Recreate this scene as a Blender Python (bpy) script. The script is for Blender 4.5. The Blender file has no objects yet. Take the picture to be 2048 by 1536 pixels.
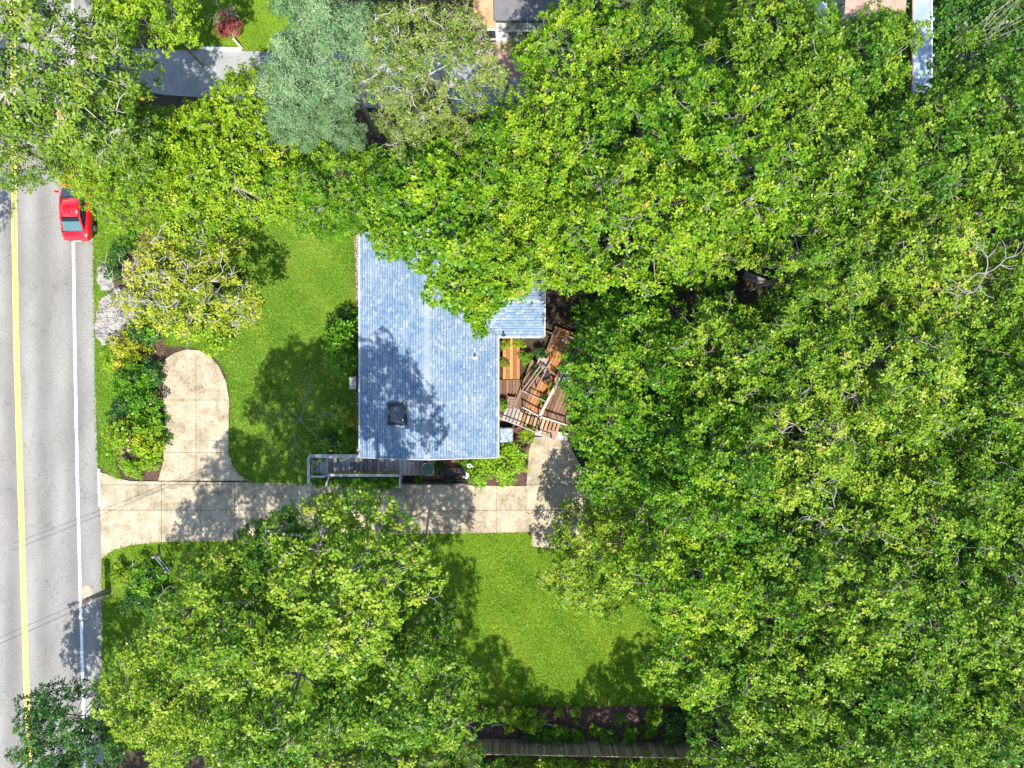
import bpy, math, random
import numpy as np
from mathutils import Vector, Matrix, Quaternion

random.seed(7)
SC = bpy.context.scene
COL = SC.collection
CAMZ = 44.0
F = 1452.0

# ------------------------------------------------------------ camera, sky, sun
cam_d = bpy.data.cameras.new('camera')
cam = bpy.data.objects.new('camera', cam_d)
COL.objects.link(cam)
cam.location = (0, 0, CAMZ)
cam.rotation_euler = (0, 0, 0)
cam_d.sensor_width = 36.0
cam_d.lens = 36.0 * F / 2048.0
cam_d.clip_start = 0.5
cam_d.clip_end = 1500
SC.camera = cam

TRAVEL = Vector((-0.08, 0.62, -1.0)).normalized()
ELEV = math.asin(-TRAVEL.z)
w = bpy.data.worlds.new('World')
SC.world = w
w.use_nodes = True
nt = w.node_tree
nt.nodes.clear()
sky = nt.nodes.new('ShaderNodeTexSky')
sky.sky_type = 'NISHITA'
sky.sun_disc = False
sky.sun_elevation = ELEV
sky.sun_rotation = math.radians(173)
sky.air_density = 1.3
sky.dust_density = 0.6
bg = nt.nodes.new('ShaderNodeBackground')
bg.inputs['Strength'].default_value = 0.15
wo = nt.nodes.new('ShaderNodeOutputWorld')
nt.links.new(sky.outputs[0], bg.inputs['Color'])
nt.links.new(bg.outputs[0], wo.inputs['Surface'])

sd = bpy.data.lights.new('sun', 'SUN')
sd.energy = 4.6
sd.angle = math.radians(0.55)
sd.color = (1.0, 0.95, 0.84)
sun = bpy.data.objects.new('sun', sd)
sun.rotation_euler = TRAVEL.to_track_quat('-Z', 'Y').to_euler()
sun.location = (0, -20, 60)
COL.objects.link(sun)

SC.view_settings.view_transform = 'Standard'
SC.view_settings.look = 'None'
SC.view_settings.gamma = 1.0
SC.view_settings.use_curve_mapping = False
SC.view_settings.exposure = 1.1
SC.render.engine = 'CYCLES'
SC.cycles.max_bounces = 6
SC.cycles.diffuse_bounces = 3
SC.cycles.glossy_bounces = 2
SC.cycles.transmission_bounces = 4
SC.cycles.transparent_max_bounces = 4

# ------------------------------------------------------------ helpers
def P(px, py, z=0.0):
    k = (CAMZ - z) / F
    return ((px - 1024.0) * k, (768.0 - py) * k)

def PV(px, py, z=0.0):
    x, y = P(px, py, z)
    return Vector((x, y, z))

def tag(o, label=None, cat=None, group=None, kind=None):
    if label: o['label'] = label
    if cat: o['category'] = cat
    if group: o['group'] = group
    if kind: o['kind'] = kind
    return o

def thing(name, loc, label, cat, group=None, rz=0.0):
    o = bpy.data.objects.new(name, None)
    o.empty_display_size = 0.2
    o.location = loc
    o.rotation_euler = (0, 0, rz)
    COL.objects.link(o)
    return tag(o, label, cat, group)

def off(parent):
    v = Vector((0, 0, 0))
    while parent is not None:
        v = v + Vector(parent.location)
        parent = parent.parent
    return v

def mesh_obj(name, verts, faces, mat, parent=None, smooth=False, abs_coords=True, loc=None):
    me = bpy.data.meshes.new(name)
    if parent is not None and abs_coords:
        ofs = off(parent)
        verts = [(v[0] - ofs.x, v[1] - ofs.y, v[2] - ofs.z) for v in verts]
    me.from_pydata([tuple(v) for v in verts], [], faces)
    me.materials.append(mat)
    if smooth:
        me.shade_smooth()
    me.update()
    o = bpy.data.objects.new(name, me)
    COL.objects.link(o)
    if parent is not None: o.parent = parent
    if loc is not None: o.location = loc
    return o

class MB:
    def __init__(s): s.v = []; s.f = []
    def box(s, c, size, ang=0.0, taper=1.0):
        cx, cy, cz = c; sx, sy, sz = size[0] / 2, size[1] / 2, size[2] / 2
        b = len(s.v); ca, sa = math.cos(ang), math.sin(ang)
        for dz, t in ((-sz, 1.0), (sz, taper)):
            for dx, dy in ((-sx, -sy), (sx, -sy), (sx, sy), (-sx, sy)):
                dx *= t; dy *= t
                s.v.append((cx + dx * ca - dy * sa, cy + dx * sa + dy * ca, cz + dz))
        for q in ((0, 3, 2, 1), (4, 5, 6, 7), (0, 1, 5, 4), (1, 2, 6, 5), (2, 3, 7, 6), (3, 0, 4, 7)):
            s.f.append(tuple(b + i for i in q))
        return s
    def cbox(s, c, size, ang=0.0, ch=0.012):
        """box with chamfered top edges"""
        cx, cy, cz = c; sx, sy, sz = size[0] / 2, size[1] / 2, size[2] / 2
        b = len(s.v); ca, sa = math.cos(ang), math.sin(ang)
        for dz, k in ((-sz, 0), (sz - ch, 0), (sz, ch)):
            for dx, dy in ((-sx + k, -sy + k), (sx - k, -sy + k), (sx - k, sy - k), (-sx + k, sy - k)):
                s.v.append((cx + dx * ca - dy * sa, cy + dx * sa + dy * ca, cz + dz))
        s.f.append((b, b + 3, b + 2, b + 1)); s.f.append((b + 8, b + 9, b + 10, b + 11))
        for l in (0, 4):
            for i in range(4):
                j = (i + 1) % 4
                s.f.append((b + l + i, b + l + j, b + l + 4 + j, b + l + 4 + i))
        return s
    def beam(s, a, c, wd, h, up=(0, 0, 1)):
        a = Vector(a); c = Vector(c); d = (c - a).normalized(); up = Vector(up)
        if abs(d.dot(up)) > 0.98: up = Vector((0, 1, 0))
        sd_ = d.cross(up).normalized(); u2 = sd_.cross(d).normalized()
        b = len(s.v)
        for p in (a, c):
            for x, y in ((-1, -1), (1, -1), (1, 1), (-1, 1)):
                s.v.append(tuple(p + sd_ * (x * wd / 2) + u2 * (y * h / 2)))
        for q in ((0, 1, 2, 3), (4, 7, 6, 5), (0, 4, 5, 1), (1, 5, 6, 2), (2, 6, 7, 3), (3, 7, 4, 0)):
            s.f.append(tuple(b + i for i in q))
        return s
    def tube(s, pts, rad, n=6, cap=True):
        pts = [Vector(p) for p in pts]
        if not isinstance(rad, (list, tuple)): rad = [rad] * len(pts)
        b = len(s.v)
        for i, p in enumerate(pts):
            d = (pts[min(i + 1, len(pts) - 1)] - pts[max(i - 1, 0)])
            d = d.normalized() if d.length > 1e-9 else Vector((0, 0, 1))
            up = Vector((0, 0, 1)) if abs(d.z) < 0.9 else Vector((1, 0, 0))
            a1 = d.cross(up).normalized(); a2 = a1.cross(d)
            for k in range(n):
                t = 2 * math.pi * k / n
                s.v.append(tuple(p + a1 * (rad[i] * math.cos(t)) + a2 * (rad[i] * math.sin(t))))
        for i in range(len(pts) - 1):
            for k in range(n):
                k2 = (k + 1) % n
                s.f.append((b + i * n + k, b + i * n + k2, b + (i + 1) * n + k2, b + (i + 1) * n + k))
        if cap:
            s.f.append(tuple(b + k for k in range(n))[::-1])
            s.f.append(tuple(b + (len(pts) - 1) * n + k for k in range(n)))
        return s
    def prism(s, poly, z0, z1, inset=0.0):
        n = len(poly); b = len(s.v)
        cx = sum(p[0] for p in poly) / n; cy = sum(p[1] for p in poly) / n
        for x, y in poly: s.v.append((x, y, z0))
        for x, y in poly: s.v.append((x, y, z1))
        s.f.append(tuple(range(b + n - 1, b - 1, -1)))
        s.f.append(tuple(range(b + n, b + 2 * n)))
        for i in range(n):
            j = (i + 1) % n
            s.f.append((b + i, b + j, b + n + j, b + n + i))
        return s
    def quad(s, *p):
        b = len(s.v); s.v += [tuple(q) for q in p]; s.f.append(tuple(range(b, b + len(p)))); return s
    def build(s, name, mat, parent=None, smooth=False):
        return mesh_obj(name, s.v, s.f, mat, parent, smooth)

def ccw(poly):
    a = sum(poly[i][0] * poly[(i + 1) % len(poly)][1] - poly[(i + 1) % len(poly)][0] * poly[i][1] for i in range(len(poly)))
    return poly if a > 0 else poly[::-1]

def wpoly(pts, z=0.0):
    return ccw([P(x, y, z) for x, y in pts])

def smooth_poly(pts, it=2):
    for _ in range(it):
        q = []
        for i in range(len(pts)):
            a = pts[i]; b = pts[(i + 1) % len(pts)]
            q.append((a[0] * .75 + b[0] * .25, a[1] * .75 + b[1] * .25))
            q.append((a[0] * .25 + b[0] * .75, a[1] * .25 + b[1] * .75))
        pts = q
    return pts

def clip_rect(poly, x0, x1, y0, y1):
    def clip(pts, inside, inter):
        out = []
        for i in range(len(pts)):
            a = pts[i]; b = pts[(i + 1) % len(pts)]
            ia, ib = inside(a), inside(b)
            if ia: out.append(a)
            if ia != ib: out.append(inter(a, b))
        return out
    def ix(x): return lambda a, b: (x, a[1] + (b[1] - a[1]) * (x - a[0]) / (b[0] - a[0]))
    def iy(y): return lambda a, b: (a[0] + (b[0] - a[0]) * (y - a[1]) / (b[1] - a[1]), y)
    p = clip(poly, lambda q: q[0] >= x0, ix(x0))
    if p: p = clip(p, lambda q: q[0] <= x1, ix(x1))
    if p: p = clip(p, lambda q: q[1] >= y0, iy(y0))
    if p: p = clip(p, lambda q: q[1] <= y1, iy(y1))
    r = []
    for q in p:
        if not r or (abs(q[0] - r[-1][0]) + abs(q[1] - r[-1][1])) > 1e-4: r.append(q)
    return r

def area(poly):
    return abs(sum(poly[i][0] * poly[(i + 1) % len(poly)][1] - poly[(i + 1) % len(poly)][0] * poly[i][1] for i in range(len(poly)))) / 2 if len(poly) > 2 else 0

def inpoly(x, y, poly):
    r = np.zeros(len(x), bool)
    n = len(poly)
    for i in range(n):
        x1, y1 = poly[i]; x2, y2 = poly[(i + 1) % n]
        c = ((y1 > y) != (y2 > y))
        t = (x2 - x1) * (y - y1) / ((y2 - y1) if y2 != y1 else 1e-9) + x1
        r ^= c & (x < t)
    return r

def sheet(name, poly, z, mat, kind='structure'):
    o = mesh_obj(name, [(x, y, z) for x, y in poly], [tuple(range(len(poly)))], mat)
    if kind: o['kind'] = kind
    return o

# ------------------------------------------------------------ materials
def ramp(nt, stops):
    r = nt.nodes.new('ShaderNodeValToRGB')
    e = r.color_ramp.elements
    while len(e) < len(stops): e.new(0.5)
    for i, (p, c) in enumerate(stops):
        e[i].position = p; e[i].color = (c[0], c[1], c[2], 1)
    return r

def noise_mat(name, cols, scale=2.0, scale2=30.0, rough=0.85, bump=0.3, mix2=0.35, stretch=(1, 1, 1), detail=5, bdist=0.02, spec=0.3, metal=0.0):
    """two-scale noise between given colours + fine bump"""
    m = bpy.data.materials.new(name); m.use_nodes = True
    n = m.node_tree; b = n.nodes['Principled BSDF']; L = n.links
    tc = n.nodes.new('ShaderNodeTexCoord'); mp = n.nodes.new('ShaderNodeMapping')
    mp.inputs['Scale'].default_value = stretch
    geo = n.nodes.new('ShaderNodeNewGeometry')
    L.new(geo.outputs['Position'], mp.inputs['Vector'])
    a = n.nodes.new('ShaderNodeTexNoise'); a.inputs['Scale'].default_value = scale; a.inputs['Detail'].default_value = detail
    c = n.nodes.new('ShaderNodeTexNoise'); c.inputs['Scale'].default_value = scale2; c.inputs['Detail'].default_value = 3
    L.new(mp.outputs[0], a.inputs['Vector']); L.new(mp.outputs[0], c.inputs['Vector'])
    mx = n.nodes.new('ShaderNodeMix'); mx.data_type = 'FLOAT'; mx.inputs[0].default_value = mix2
    L.new(a.outputs[0], mx.inputs[2]); L.new(c.outputs[0], mx.inputs[3])
    k = len(cols)
    r = ramp(n, [(0.32 + 0.36 * i / max(1, k - 1), cols[i]) for i in range(k)])
    L.new(mx.outputs[0], r.inputs[0]); L.new(r.outputs[0], b.inputs['Base Color'])
    b.inputs['Roughness'].default_value = rough
    b.inputs['Specular IOR Level'].default_value = spec
    b.inputs['Metallic'].default_value = metal
    if bump > 0:
        bp = n.nodes.new('ShaderNodeBump'); bp.inputs['Strength'].default_value = bump; bp.inputs['Distance'].default_value = bdist
        L.new(c.outputs[0], bp.inputs['Height']); L.new(bp.outputs[0], b.inputs['Normal'])
    return m

def rand_mat(name, cols, rough=0.8, scale=14, bump=0.3, stretch=(1, 1, 1), spec=0.3, gmix=0.5):
    """per-object random tone + noise"""
    m = noise_mat(name, cols, scale, scale * 5, rough, bump, 0.4, stretch, spec=spec)
    n = m.node_tree; L = n.links
    oi = n.nodes.new('ShaderNodeObjectInfo')
    r = [x for x in n.nodes if x.type == 'VALTORGB'][0]
    mx = [x for x in n.nodes if x.type == 'MIX'][0]
    add = n.nodes.new('ShaderNodeMath'); add.operation = 'MULTIPLY_ADD'
    L.new(oi.outputs['Random'], add.inputs[0]); add.inputs[1].default_value = 0.36 * gmix; add.inputs[2].default_value = -0.18 * gmix
    a2 = n.nodes.new('ShaderNodeMath'); a2.operation = 'ADD'
    L.new(mx.outputs[0], a2.inputs[0]); L.new(add.outputs[0], a2.inputs[1]); L.new(a2.outputs[0], r.inputs[0])
    return m

def leaf_mat(name, stops, rough=0.4, trans=0.25, spec=0.24, tscale=(1.25, 1.3, 0.6)):
    m = bpy.data.materials.new(name); m.use_nodes = True
    n = m.node_tree; L = n.links; b = n.nodes['Principled BSDF']; out = n.nodes['Material Output']
    at = n.nodes.new('ShaderNodeAttribute'); at.attribute_name = 'tint'
    oi = n.nodes.new('ShaderNodeObjectInfo')
    ma = n.nodes.new('ShaderNodeMath'); ma.operation = 'MULTIPLY_ADD'
    L.new(oi.outputs['Random'], ma.inputs[0]); ma.inputs[1].default_value = 0.26; ma.inputs[2].default_value = -0.13
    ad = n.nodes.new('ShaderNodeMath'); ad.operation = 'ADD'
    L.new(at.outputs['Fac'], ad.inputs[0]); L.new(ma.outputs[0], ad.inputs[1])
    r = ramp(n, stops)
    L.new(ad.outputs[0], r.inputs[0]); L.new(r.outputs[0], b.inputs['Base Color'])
    b.inputs['Roughness'].default_value = rough
    b.inputs['Specular IOR Level'].default_value = spec
    tr = n.nodes.new('ShaderNodeBsdfTranslucent')
    vm = n.nodes.new('ShaderNodeMix'); vm.data_type = 'RGBA'; vm.blend_type = 'MULTIPLY'; vm.inputs[0].default_value = 1.0
    L.new(r.outputs[0], vm.inputs[6]); vm.inputs[7].default_value = (*tscale, 1)
    L.new(vm.outputs[2], tr.inputs['Color'])
    ms = n.nodes.new('ShaderNodeMixShader'); ms.inputs[0].default_value = trans
    L.new(b.outputs[0], ms.inputs[1]); L.new(tr.outputs[0], ms.inputs[2]); L.new(ms.outputs[0], out.inputs['Surface'])
    return m

def plain(name, c, rough=0.6, metal=0.0, spec=0.4, coat=0.0):
    m = bpy.data.materials.new(name); m.use_nodes = True
    n = m.node_tree; b = n.nodes['Principled BSDF']
    geo = n.nodes.new('ShaderNodeNewGeometry')
    a = n.nodes.new('ShaderNodeTexNoise'); a.inputs['Scale'].default_value = 9; a.inputs['Detail'].default_value = 4
    n.links.new(geo.outputs['Position'], a.inputs['Vector'])
    r = ramp(n, [(0.3, [x * 0.82 for x in c]), (0.7, [min(1, x * 1.12) for x in c])])
    n.links.new(a.outputs[0], r.inputs[0]); n.links.new(r.outputs[0], b.inputs['Base Color'])
    b.inputs['Roughness'].default_value = rough; b.inputs['Metallic'].default_value = metal
    b.inputs['Specular IOR Level'].default_value = spec; b.inputs['Coat Weight'].default_value = coat
    return m

M = {}
M['soil'] = noise_mat('soil', [(.022, .016, .010), (.05, .035, .022), (.09, .062, .04)], .8, 14, .95, .8, .5, bdist=.06)
M['mulch'] = noise_mat('mulch', [(.028, .015, .011), (.085, .048, .036), (.20, .13, .10)], 3.0, 24, .95, .9, .65, bdist=.05)
M['asphalt'] = noise_mat('asphalt', [(.135, .128, .12), (.195, .187, .177), (.27, .26, .248)], .6, 42, .9, .5, .6, stretch=(1, .35, 1), bdist=.012)
M['asphalt_dark'] = noise_mat('asphalt_dark', [(.17, .17, .175), (.25, .25, .25), (.34, .335, .325)], .9, 35, .9, .4, .5)
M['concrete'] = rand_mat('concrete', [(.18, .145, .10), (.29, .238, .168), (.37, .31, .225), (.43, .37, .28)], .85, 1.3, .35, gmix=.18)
M['joint'] = noise_mat('joint', [(.12, .10, .08), (.2, .17, .13)], 5, 40)
M['yellow'] = noise_mat('yellow_paint', [(.62, .50, .10), (.74, .60, .13), (.80, .66, .17)], 2, 30, .7, .2, .6)
M['white_line'] = noise_mat('white_line', [(.62, .62, .62), (.76, .76, .76), (.82, .82, .82)], 2, 30, .7, .2, .6)
M['lawn'] = noise_mat('lawn', [(.05, .115, .010), (.095, .185, .016), (.15, .24, .026)], .55, 11, .9, .8, .45, bdist=.05)
M['blade'] = leaf_mat('grass_blade', [(0, (.05, .14, .008)), (.4, (.115, .235, .014)), (.7, (.20, .32, .026)), (1, (.38, .38, .09))], .7, .3, .1)
M['blade_yellow'] = leaf_mat('grass_blade_yellow', [(0, (.07, .16, .006)), (.4, (.15, .27, .010)), (.7, (.25, .36, .018)), (1, (.42, .40, .07))], .7, .3, .1)
M['bark'] = noise_mat('bark', [(.13, .11, .09), (.24, .215, .18), (.36, .33, .28)], 3, 26, .9, .5, .5, bdist=.03)
M['pale_bark'] = noise_mat('pale_bark', [(.24, .225, .19), (.36, .34, .29), (.46, .44, .38)], 4, 26, .85, .4, .5)
M['grey_bark'] = noise_mat('grey_bark', [(.14, .125, .10), (.22, .20, .165), (.31, .29, .25)], 4, 26, .85, .4, .5)
M['leaf_green'] = leaf_mat('leaf_green', [(0, (.016, .078, .004)), (.3, (.043, .146, .005)), (.55, (.118, .243, .007)), (.8, (.235, .340, .012)), (.99, (.36, .40, .03)), (1, (.40, .20, .03))])
M['leaf_forest'] = leaf_mat('leaf_forest', [(0, (.017, .078, .006)), (.3, (.048, .146, .008)), (.55, (.132, .243, .011)), (.8, (.255, .338, .024)), (.99, (.41, .43, .08)), (1, (.42, .24, .04))])
M['leaf_bright'] = leaf_mat('leaf_bright', [(0, (.045, .13, .005)), (.3, (.105, .215, .007)), (.58, (.20, .32, .011)), (.85, (.31, .41, .018)), (1, (.45, .38, .03))])
M['leaf_olive'] = leaf_mat('leaf_olive', [(0, (.035, .10, .008)), (.35, (.085, .175, .012)), (.7, (.17, .26, .022)), (.95, (.27, .34, .04)), (1, (.42, .18, .03))])
M['leaf_pale'] = leaf_mat('leaf_pale', [(0, (.06, .11, .018)), (.35, (.12, .18, .026)), (.7, (.21, .265, .05)), (1, (.34, .35, .10))])
M['leaf_yellow'] = leaf_mat('leaf_yellow', [(0, (.09, .15, .008)), (.3, (.19, .25, .012)), (.6, (.31, .345, .022)), (.85, (.46, .44, .05)), (1, (.50, .26, .06))])
M['leaf_conifer'] = leaf_mat('leaf_conifer', [(0, (.04, .11, .04)), (.4, (.12, .225, .095)), (.8, (.22, .33, .16)), (1, (.32, .38, .18))], .6, .2, .12)
M['leaf_dark'] = leaf_mat('leaf_dark', [(0, (.014, .06, .015)), (.4, (.028, .105, .02)), (.8, (.07, .17, .022)), (1, (.16, .25, .04))])
M['leaf_shrub'] = leaf_mat('leaf_shrub', [(0, (.035, .13, .006)), (.4, (.08, .22, .008)), (.8, (.16, .32, .012)), (1, (.32, .36, .03))])
M['leaf_lime'] = leaf_mat('leaf_lime', [(0, (.10, .24, .010)), (.5, (.19, .36, .014)), (1, (.30, .42, .03))])
M['leaf_red'] = leaf_mat('leaf_red', [(0, (.10, .014, .018)), (.5, (.20, .035, .04)), (1, (.32, .07, .07))])
M['litter'] = leaf_mat('fallen_leaf', [(0, (.30, .18, .05)), (.5, (.42, .33, .12)), (1, (.55, .50, .30))], .7, .1)
M['chip'] = leaf_mat('mulch_chip', [(0, (.03, .017, .013)), (.5, (.10, .055, .042)), (1, (.27, .17, .13))], .9, 0.0, .1)
M['shingle'] = None
M['bluegrey'] = plain('bluegrey', (.12, .16, .19), .7)
M['gutter'] = plain('gutter', (.50, .50, .50), .5)
M['flashing'] = plain('flashing', (.07, .06, .06), .5)
M['siding'] = noise_mat('siding', [(.16, .10, .06), (.24, .155, .095), (.32, .22, .14)], 2, 20, .8, .3, .4)
M['frame'] = plain('skylight_frame', (.015, .015, .017), .4)
M['dark'] = plain('dark_metal', (.02, .02, .022), .45)
M['black'] = plain('black_plastic', (.012, .012, .014), .5)
M['white'] = plain('white_paint', (.78, .78, .78), .5)
M['offwhite'] = plain('off_white', (.62, .62, .6), .6)
M['deck_orange'] = rand_mat('deck_orange', [(.20, .075, .025), (.35, .15, .05), (.48, .24, .10)], .75, 6, .3, (6, 1, 1), gmix=1.0)
M['deck_tan'] = rand_mat('deck_tan', [(.20, .11, .06), (.32, .20, .12), (.46, .32, .22)], .75, 6, .3, (6, 1, 1), gmix=1.0)
M['deck_brown'] = rand_mat('deck_brown', [(.09, .05, .03), (.16, .09, .055), (.24, .14, .09)], .8, 6, .3, (6, 1, 1), gmix=.7)
M['deck_grey'] = rand_mat('deck_grey', [(.13, .12, .115), (.24, .23, .225), (.38, .37, .37)], .8, 5, .4, (6, 1, 1), gmix=1.1)
M['rail_grey'] = rand_mat('rail_grey', [(.28, .27, .28), (.40, .39, .40), (.52, .51, .52)], .75, 5, .3, gmix=.5)
M['rail_pink'] = rand_mat('rail_pink', [(.17, .115, .10), (.26, .18, .155), (.36, .27, .235)], .75, 5, .3, gmix=.5)
M['rail_pale'] = rand_mat('rail_pale', [(.26, .24, .22), (.36, .34, .31), (.46, .43, .40)], .7, 5, .2, gmix=.4)
M['fence'] = rand_mat('fence_wood', [(.16, .12, .075), (.27, .21, .14), (.38, .31, .22)], .85, 5, .4, (4, 1, .3), gmix=.9)
M['terracotta'] = plain('terracotta', (.42, .13, .06), .8)
M['stone'] = noise_mat('boulder_stone', [(.13, .12, .11), (.30, .28, .265), (.44, .42, .40)], 1.6, 34, .9, .9, .62, bdist=.05)
M['pole'] = noise_mat('pole_wood', [(.10, .09, .085), (.19, .175, .17), (.28, .26, .25)], 3, 20, .9, .6, .5)
M['pole_top'] = noise_mat('pole_cut', [(.06, .04, .03), (.11, .075, .055)], 6, 40)
M['wire'] = plain('wire', (.05, .05, .05), .6)
M['car_red'] = plain('car_red', (.50, .004, .014), .28, 0, .5, .9)
M['carglass'] = plain('car_glass', (.075, .15, .17), .08, 0, .9)
M['carglass_dark'] = plain('car_glass_dark', (.012, .02, .03), .08, 0, .8)
M['tyre'] = plain('tyre', (.015, .015, .015), .8)
M['rim'] = plain('rim', (.4, .4, .42), .35, .8)
M['lampglass'] = plain('lamp_glass', (.45, .05, .04), .15)
M['roof_orange'] = noise_mat('roof_orange', [(.26, .13, .07), (.42, .23, .13), (.52, .31, .19)], 2.5, 22, .85, .5, .5)
M['roof_dark'] = noise_mat('roof_dark', [(.075, .07, .08), (.115, .11, .12), (.16, .155, .165)], 2.5, 30, .85, .5, .5)
M['roof_brown'] = noise_mat('roof_brown', [(.22, .14, .11), (.32, .21, .17), (.40, .28, .23)], 2.5, 22, .85, .5, .5)
M['metal_roof'] = noise_mat('metal_roof', [(.20, .26, .33), (.27, .33, .40), (.33, .39, .46)], 1.2, 14, .6, .15, .3, spec=.3)
M['winglass'] = plain('window_glass', (.05, .07, .08), .06, 0, .9)
M['glaze'] = plain('pale_glass', (.30, .36, .38), .1, 0, .8)
M['screen'] = plain('window_screen', (.22, .21, .2), .7)
M['glasstop'] = plain('glass_top', (.04, .10, .085), .12, 0, .7)
M['cover'] = noise_mat('cover', [(.05, .07, .10), (.22, .28, .36), (.45, .52, .6)], 5, 9, .35, .6, .5)
M['bedstone'] = noise_mat('bed_soil_pink', [(.24, .15, .13), (.38, .26, .22), (.5, .37, .33)], 3, 25, .9, .6, .5)
M['sand'] = noise_mat('sand', [(.22, .17, .12), (.34, .26, .19), (.42, .34, .26)], 3, 30)
M['curb'] = noise_mat('kerb', [(.45, .42, .38), (.58, .55, .50)], 3, 30)

def skylight_mat():
    m = bpy.data.materials.new('skylight_dome'); m.use_nodes = True
    b = m.node_tree.nodes['Principled BSDF']
    n = m.node_tree
    geo = n.nodes.new('ShaderNodeNewGeometry'); a = n.nodes.new('ShaderNodeTexNoise'); a.inputs['Scale'].default_value = 3
    n.links.new(geo.outputs['Position'], a.inputs['Vector'])
    r = ramp(n, [(.3, (.03, .045, .065)), (.7, (.055, .075, .10))]); n.links.new(a.outputs[0], r.inputs[0]); n.links.new(r.outputs[0], b.inputs['Base Color'])
    b.inputs['Roughness'].default_value = 0.18
    return m
M['skylight'] = skylight_mat()

def shingle_mat():
    m = bpy.data.materials.new('shingle'); m.use_nodes = True
    n = m.node_tree; L = n.links; b = n.nodes['Principled BSDF']
    at = n.nodes.new('ShaderNodeAttribute'); at.attribute_name = 'tint'
    geo = n.nodes.new('ShaderNodeNewGeometry')
    a = n.nodes.new('ShaderNodeTexNoise'); a.inputs['Scale'].default_value = 19; a.inputs['Detail'].default_value = 6
    g = n.nodes.new('ShaderNodeTexNoise'); g.inputs['Scale'].default_value = .8; g.inputs['Detail'].default_value = 3
    L.new(geo.outputs['Position'], a.inputs['Vector']); L.new(geo.outputs['Position'], g.inputs['Vector'])
    s1 = n.nodes.new('ShaderNodeMath'); s1.operation = 'MULTIPLY_ADD'; s1.inputs[1].default_value = 1.2; L.new(a.outputs[0], s1.inputs[0]); L.new(at.outputs['Fac'], s1.inputs[2])
    s2 = n.nodes.new('ShaderNodeMath'); s2.operation = 'MULTIPLY_ADD'; s2.inputs[1].default_value = .7; L.new(g.outputs[0], s2.inputs[0]); L.new(s1.outputs[0], s2.inputs[2])
    s3 = n.nodes.new('ShaderNodeMath'); s3.operation = 'MULTIPLY_ADD'; s3.inputs[1].default_value = .55; s3.inputs[2].default_value = -.36; L.new(s2.outputs[0], s3.inputs[0])
    r = ramp(n, [(0.12, (.05, .115, .225)), (.5, (.175, .23, .30)), (.92, (.39, .415, .435))])
    L.new(s3.outputs[0], r.inputs[0]); L.new(r.outputs[0], b.inputs['Base Color'])
    b.inputs['Roughness'].default_value = .85; b.inputs['Specular IOR Level'].default_value = .25
    bp = n.nodes.new('ShaderNodeBump'); bp.inputs['Strength'].default_value = .4; bp.inputs['Distance'].default_value = .02
    L.new(a.outputs[0], bp.inputs['Height']); L.new(bp.outputs[0], b.inputs['Normal'])
    return m
M['shingle'] = shingle_mat()

# ------------------------------------------------------------ bulk meshes (numpy)
def np_quads(name, V, tint, mat, smooth=False):
    """V: (N,4,3) quads, tint (N,)"""
    N = len(V)
    me = bpy.data.meshes.new(name)
    me.vertices.add(N * 4); me.vertices.foreach_set('co', V.astype(np.float32).ravel())
    me.loops.add(N * 4); me.loops.foreach_set('vertex_index', np.arange(N * 4, dtype=np.int32))
    me.polygons.add(N); me.polygons.foreach_set('loop_start', np.arange(0, N * 4, 4, dtype=np.int32))
    me.update(calc_edges=True)
    at = me.attributes.new('tint', 'FLOAT', 'FACE'); at.data.foreach_set('value', np.clip(tint, 0, 1).astype(np.float32))
    me.materials.append(mat)
    return me

def norm(a):
    return a / np.maximum(np.linalg.norm(a, axis=-1, keepdims=True), 1e-9)

def leaves(rng, c, d, nrm, length, width, fold=0.18):
    """rhombic folded leaves: base c, direction d, normal nrm"""
    d = norm(d); s = norm(np.cross(d, nrm)); u = np.cross(s, d)
    l = length[:, None]; w_ = width[:, None]
    v0 = c; v2 = c + d * l - u * l * 0.12
    m_ = c + d * l * 0.45 + u * w_ * fold
    v1 = m_ + s * w_ * 0.5; v3 = m_ - s * w_ * 0.5
    return np.stack([v0, v1, v2, v3], 1)

def rosettes(rng, tc, td, K, leaf, aspect=0.62, spread=0.75, jitter=0.35):
    """tc tuft centres, td tuft axis. K leaves each"""
    N = len(tc)
    tc_ = np.repeat(tc, K, 0); td_ = norm(np.repeat(td, K, 0))
    ref = norm(rng.normal(size=(N, 3))); ref = np.repeat(ref, K, 0)
    a = norm(np.cross(td_, ref)); b = np.cross(td_, a)
    phi = np.tile(np.arange(K) * 2.399, N) + rng.uniform(0, .8, N * K)
    rad = a * np.cos(phi)[:, None] + b * np.sin(phi)[:, None]
    k = rng.uniform(0.1, 0.75, N * K)[:, None]
    d = norm(rad * spread + td_ * k + rng.normal(size=(N * K, 3)) * .12)
    nrm = norm(td_ * 1.0 - rad * 0.35 + rng.normal(size=(N * K, 3)) * jitter)
    ln = leaf * rng.uniform(.65, 1.25, N * K)
    c = tc_ + rad * (leaf * rng.uniform(.05, .45, N * K))[:, None] + rng.normal(size=(N * K, 3)) * leaf * .25
    return leaves(rng, c, d, nrm, ln, ln * aspect * rng.uniform(.8, 1.15, N * K))

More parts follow.
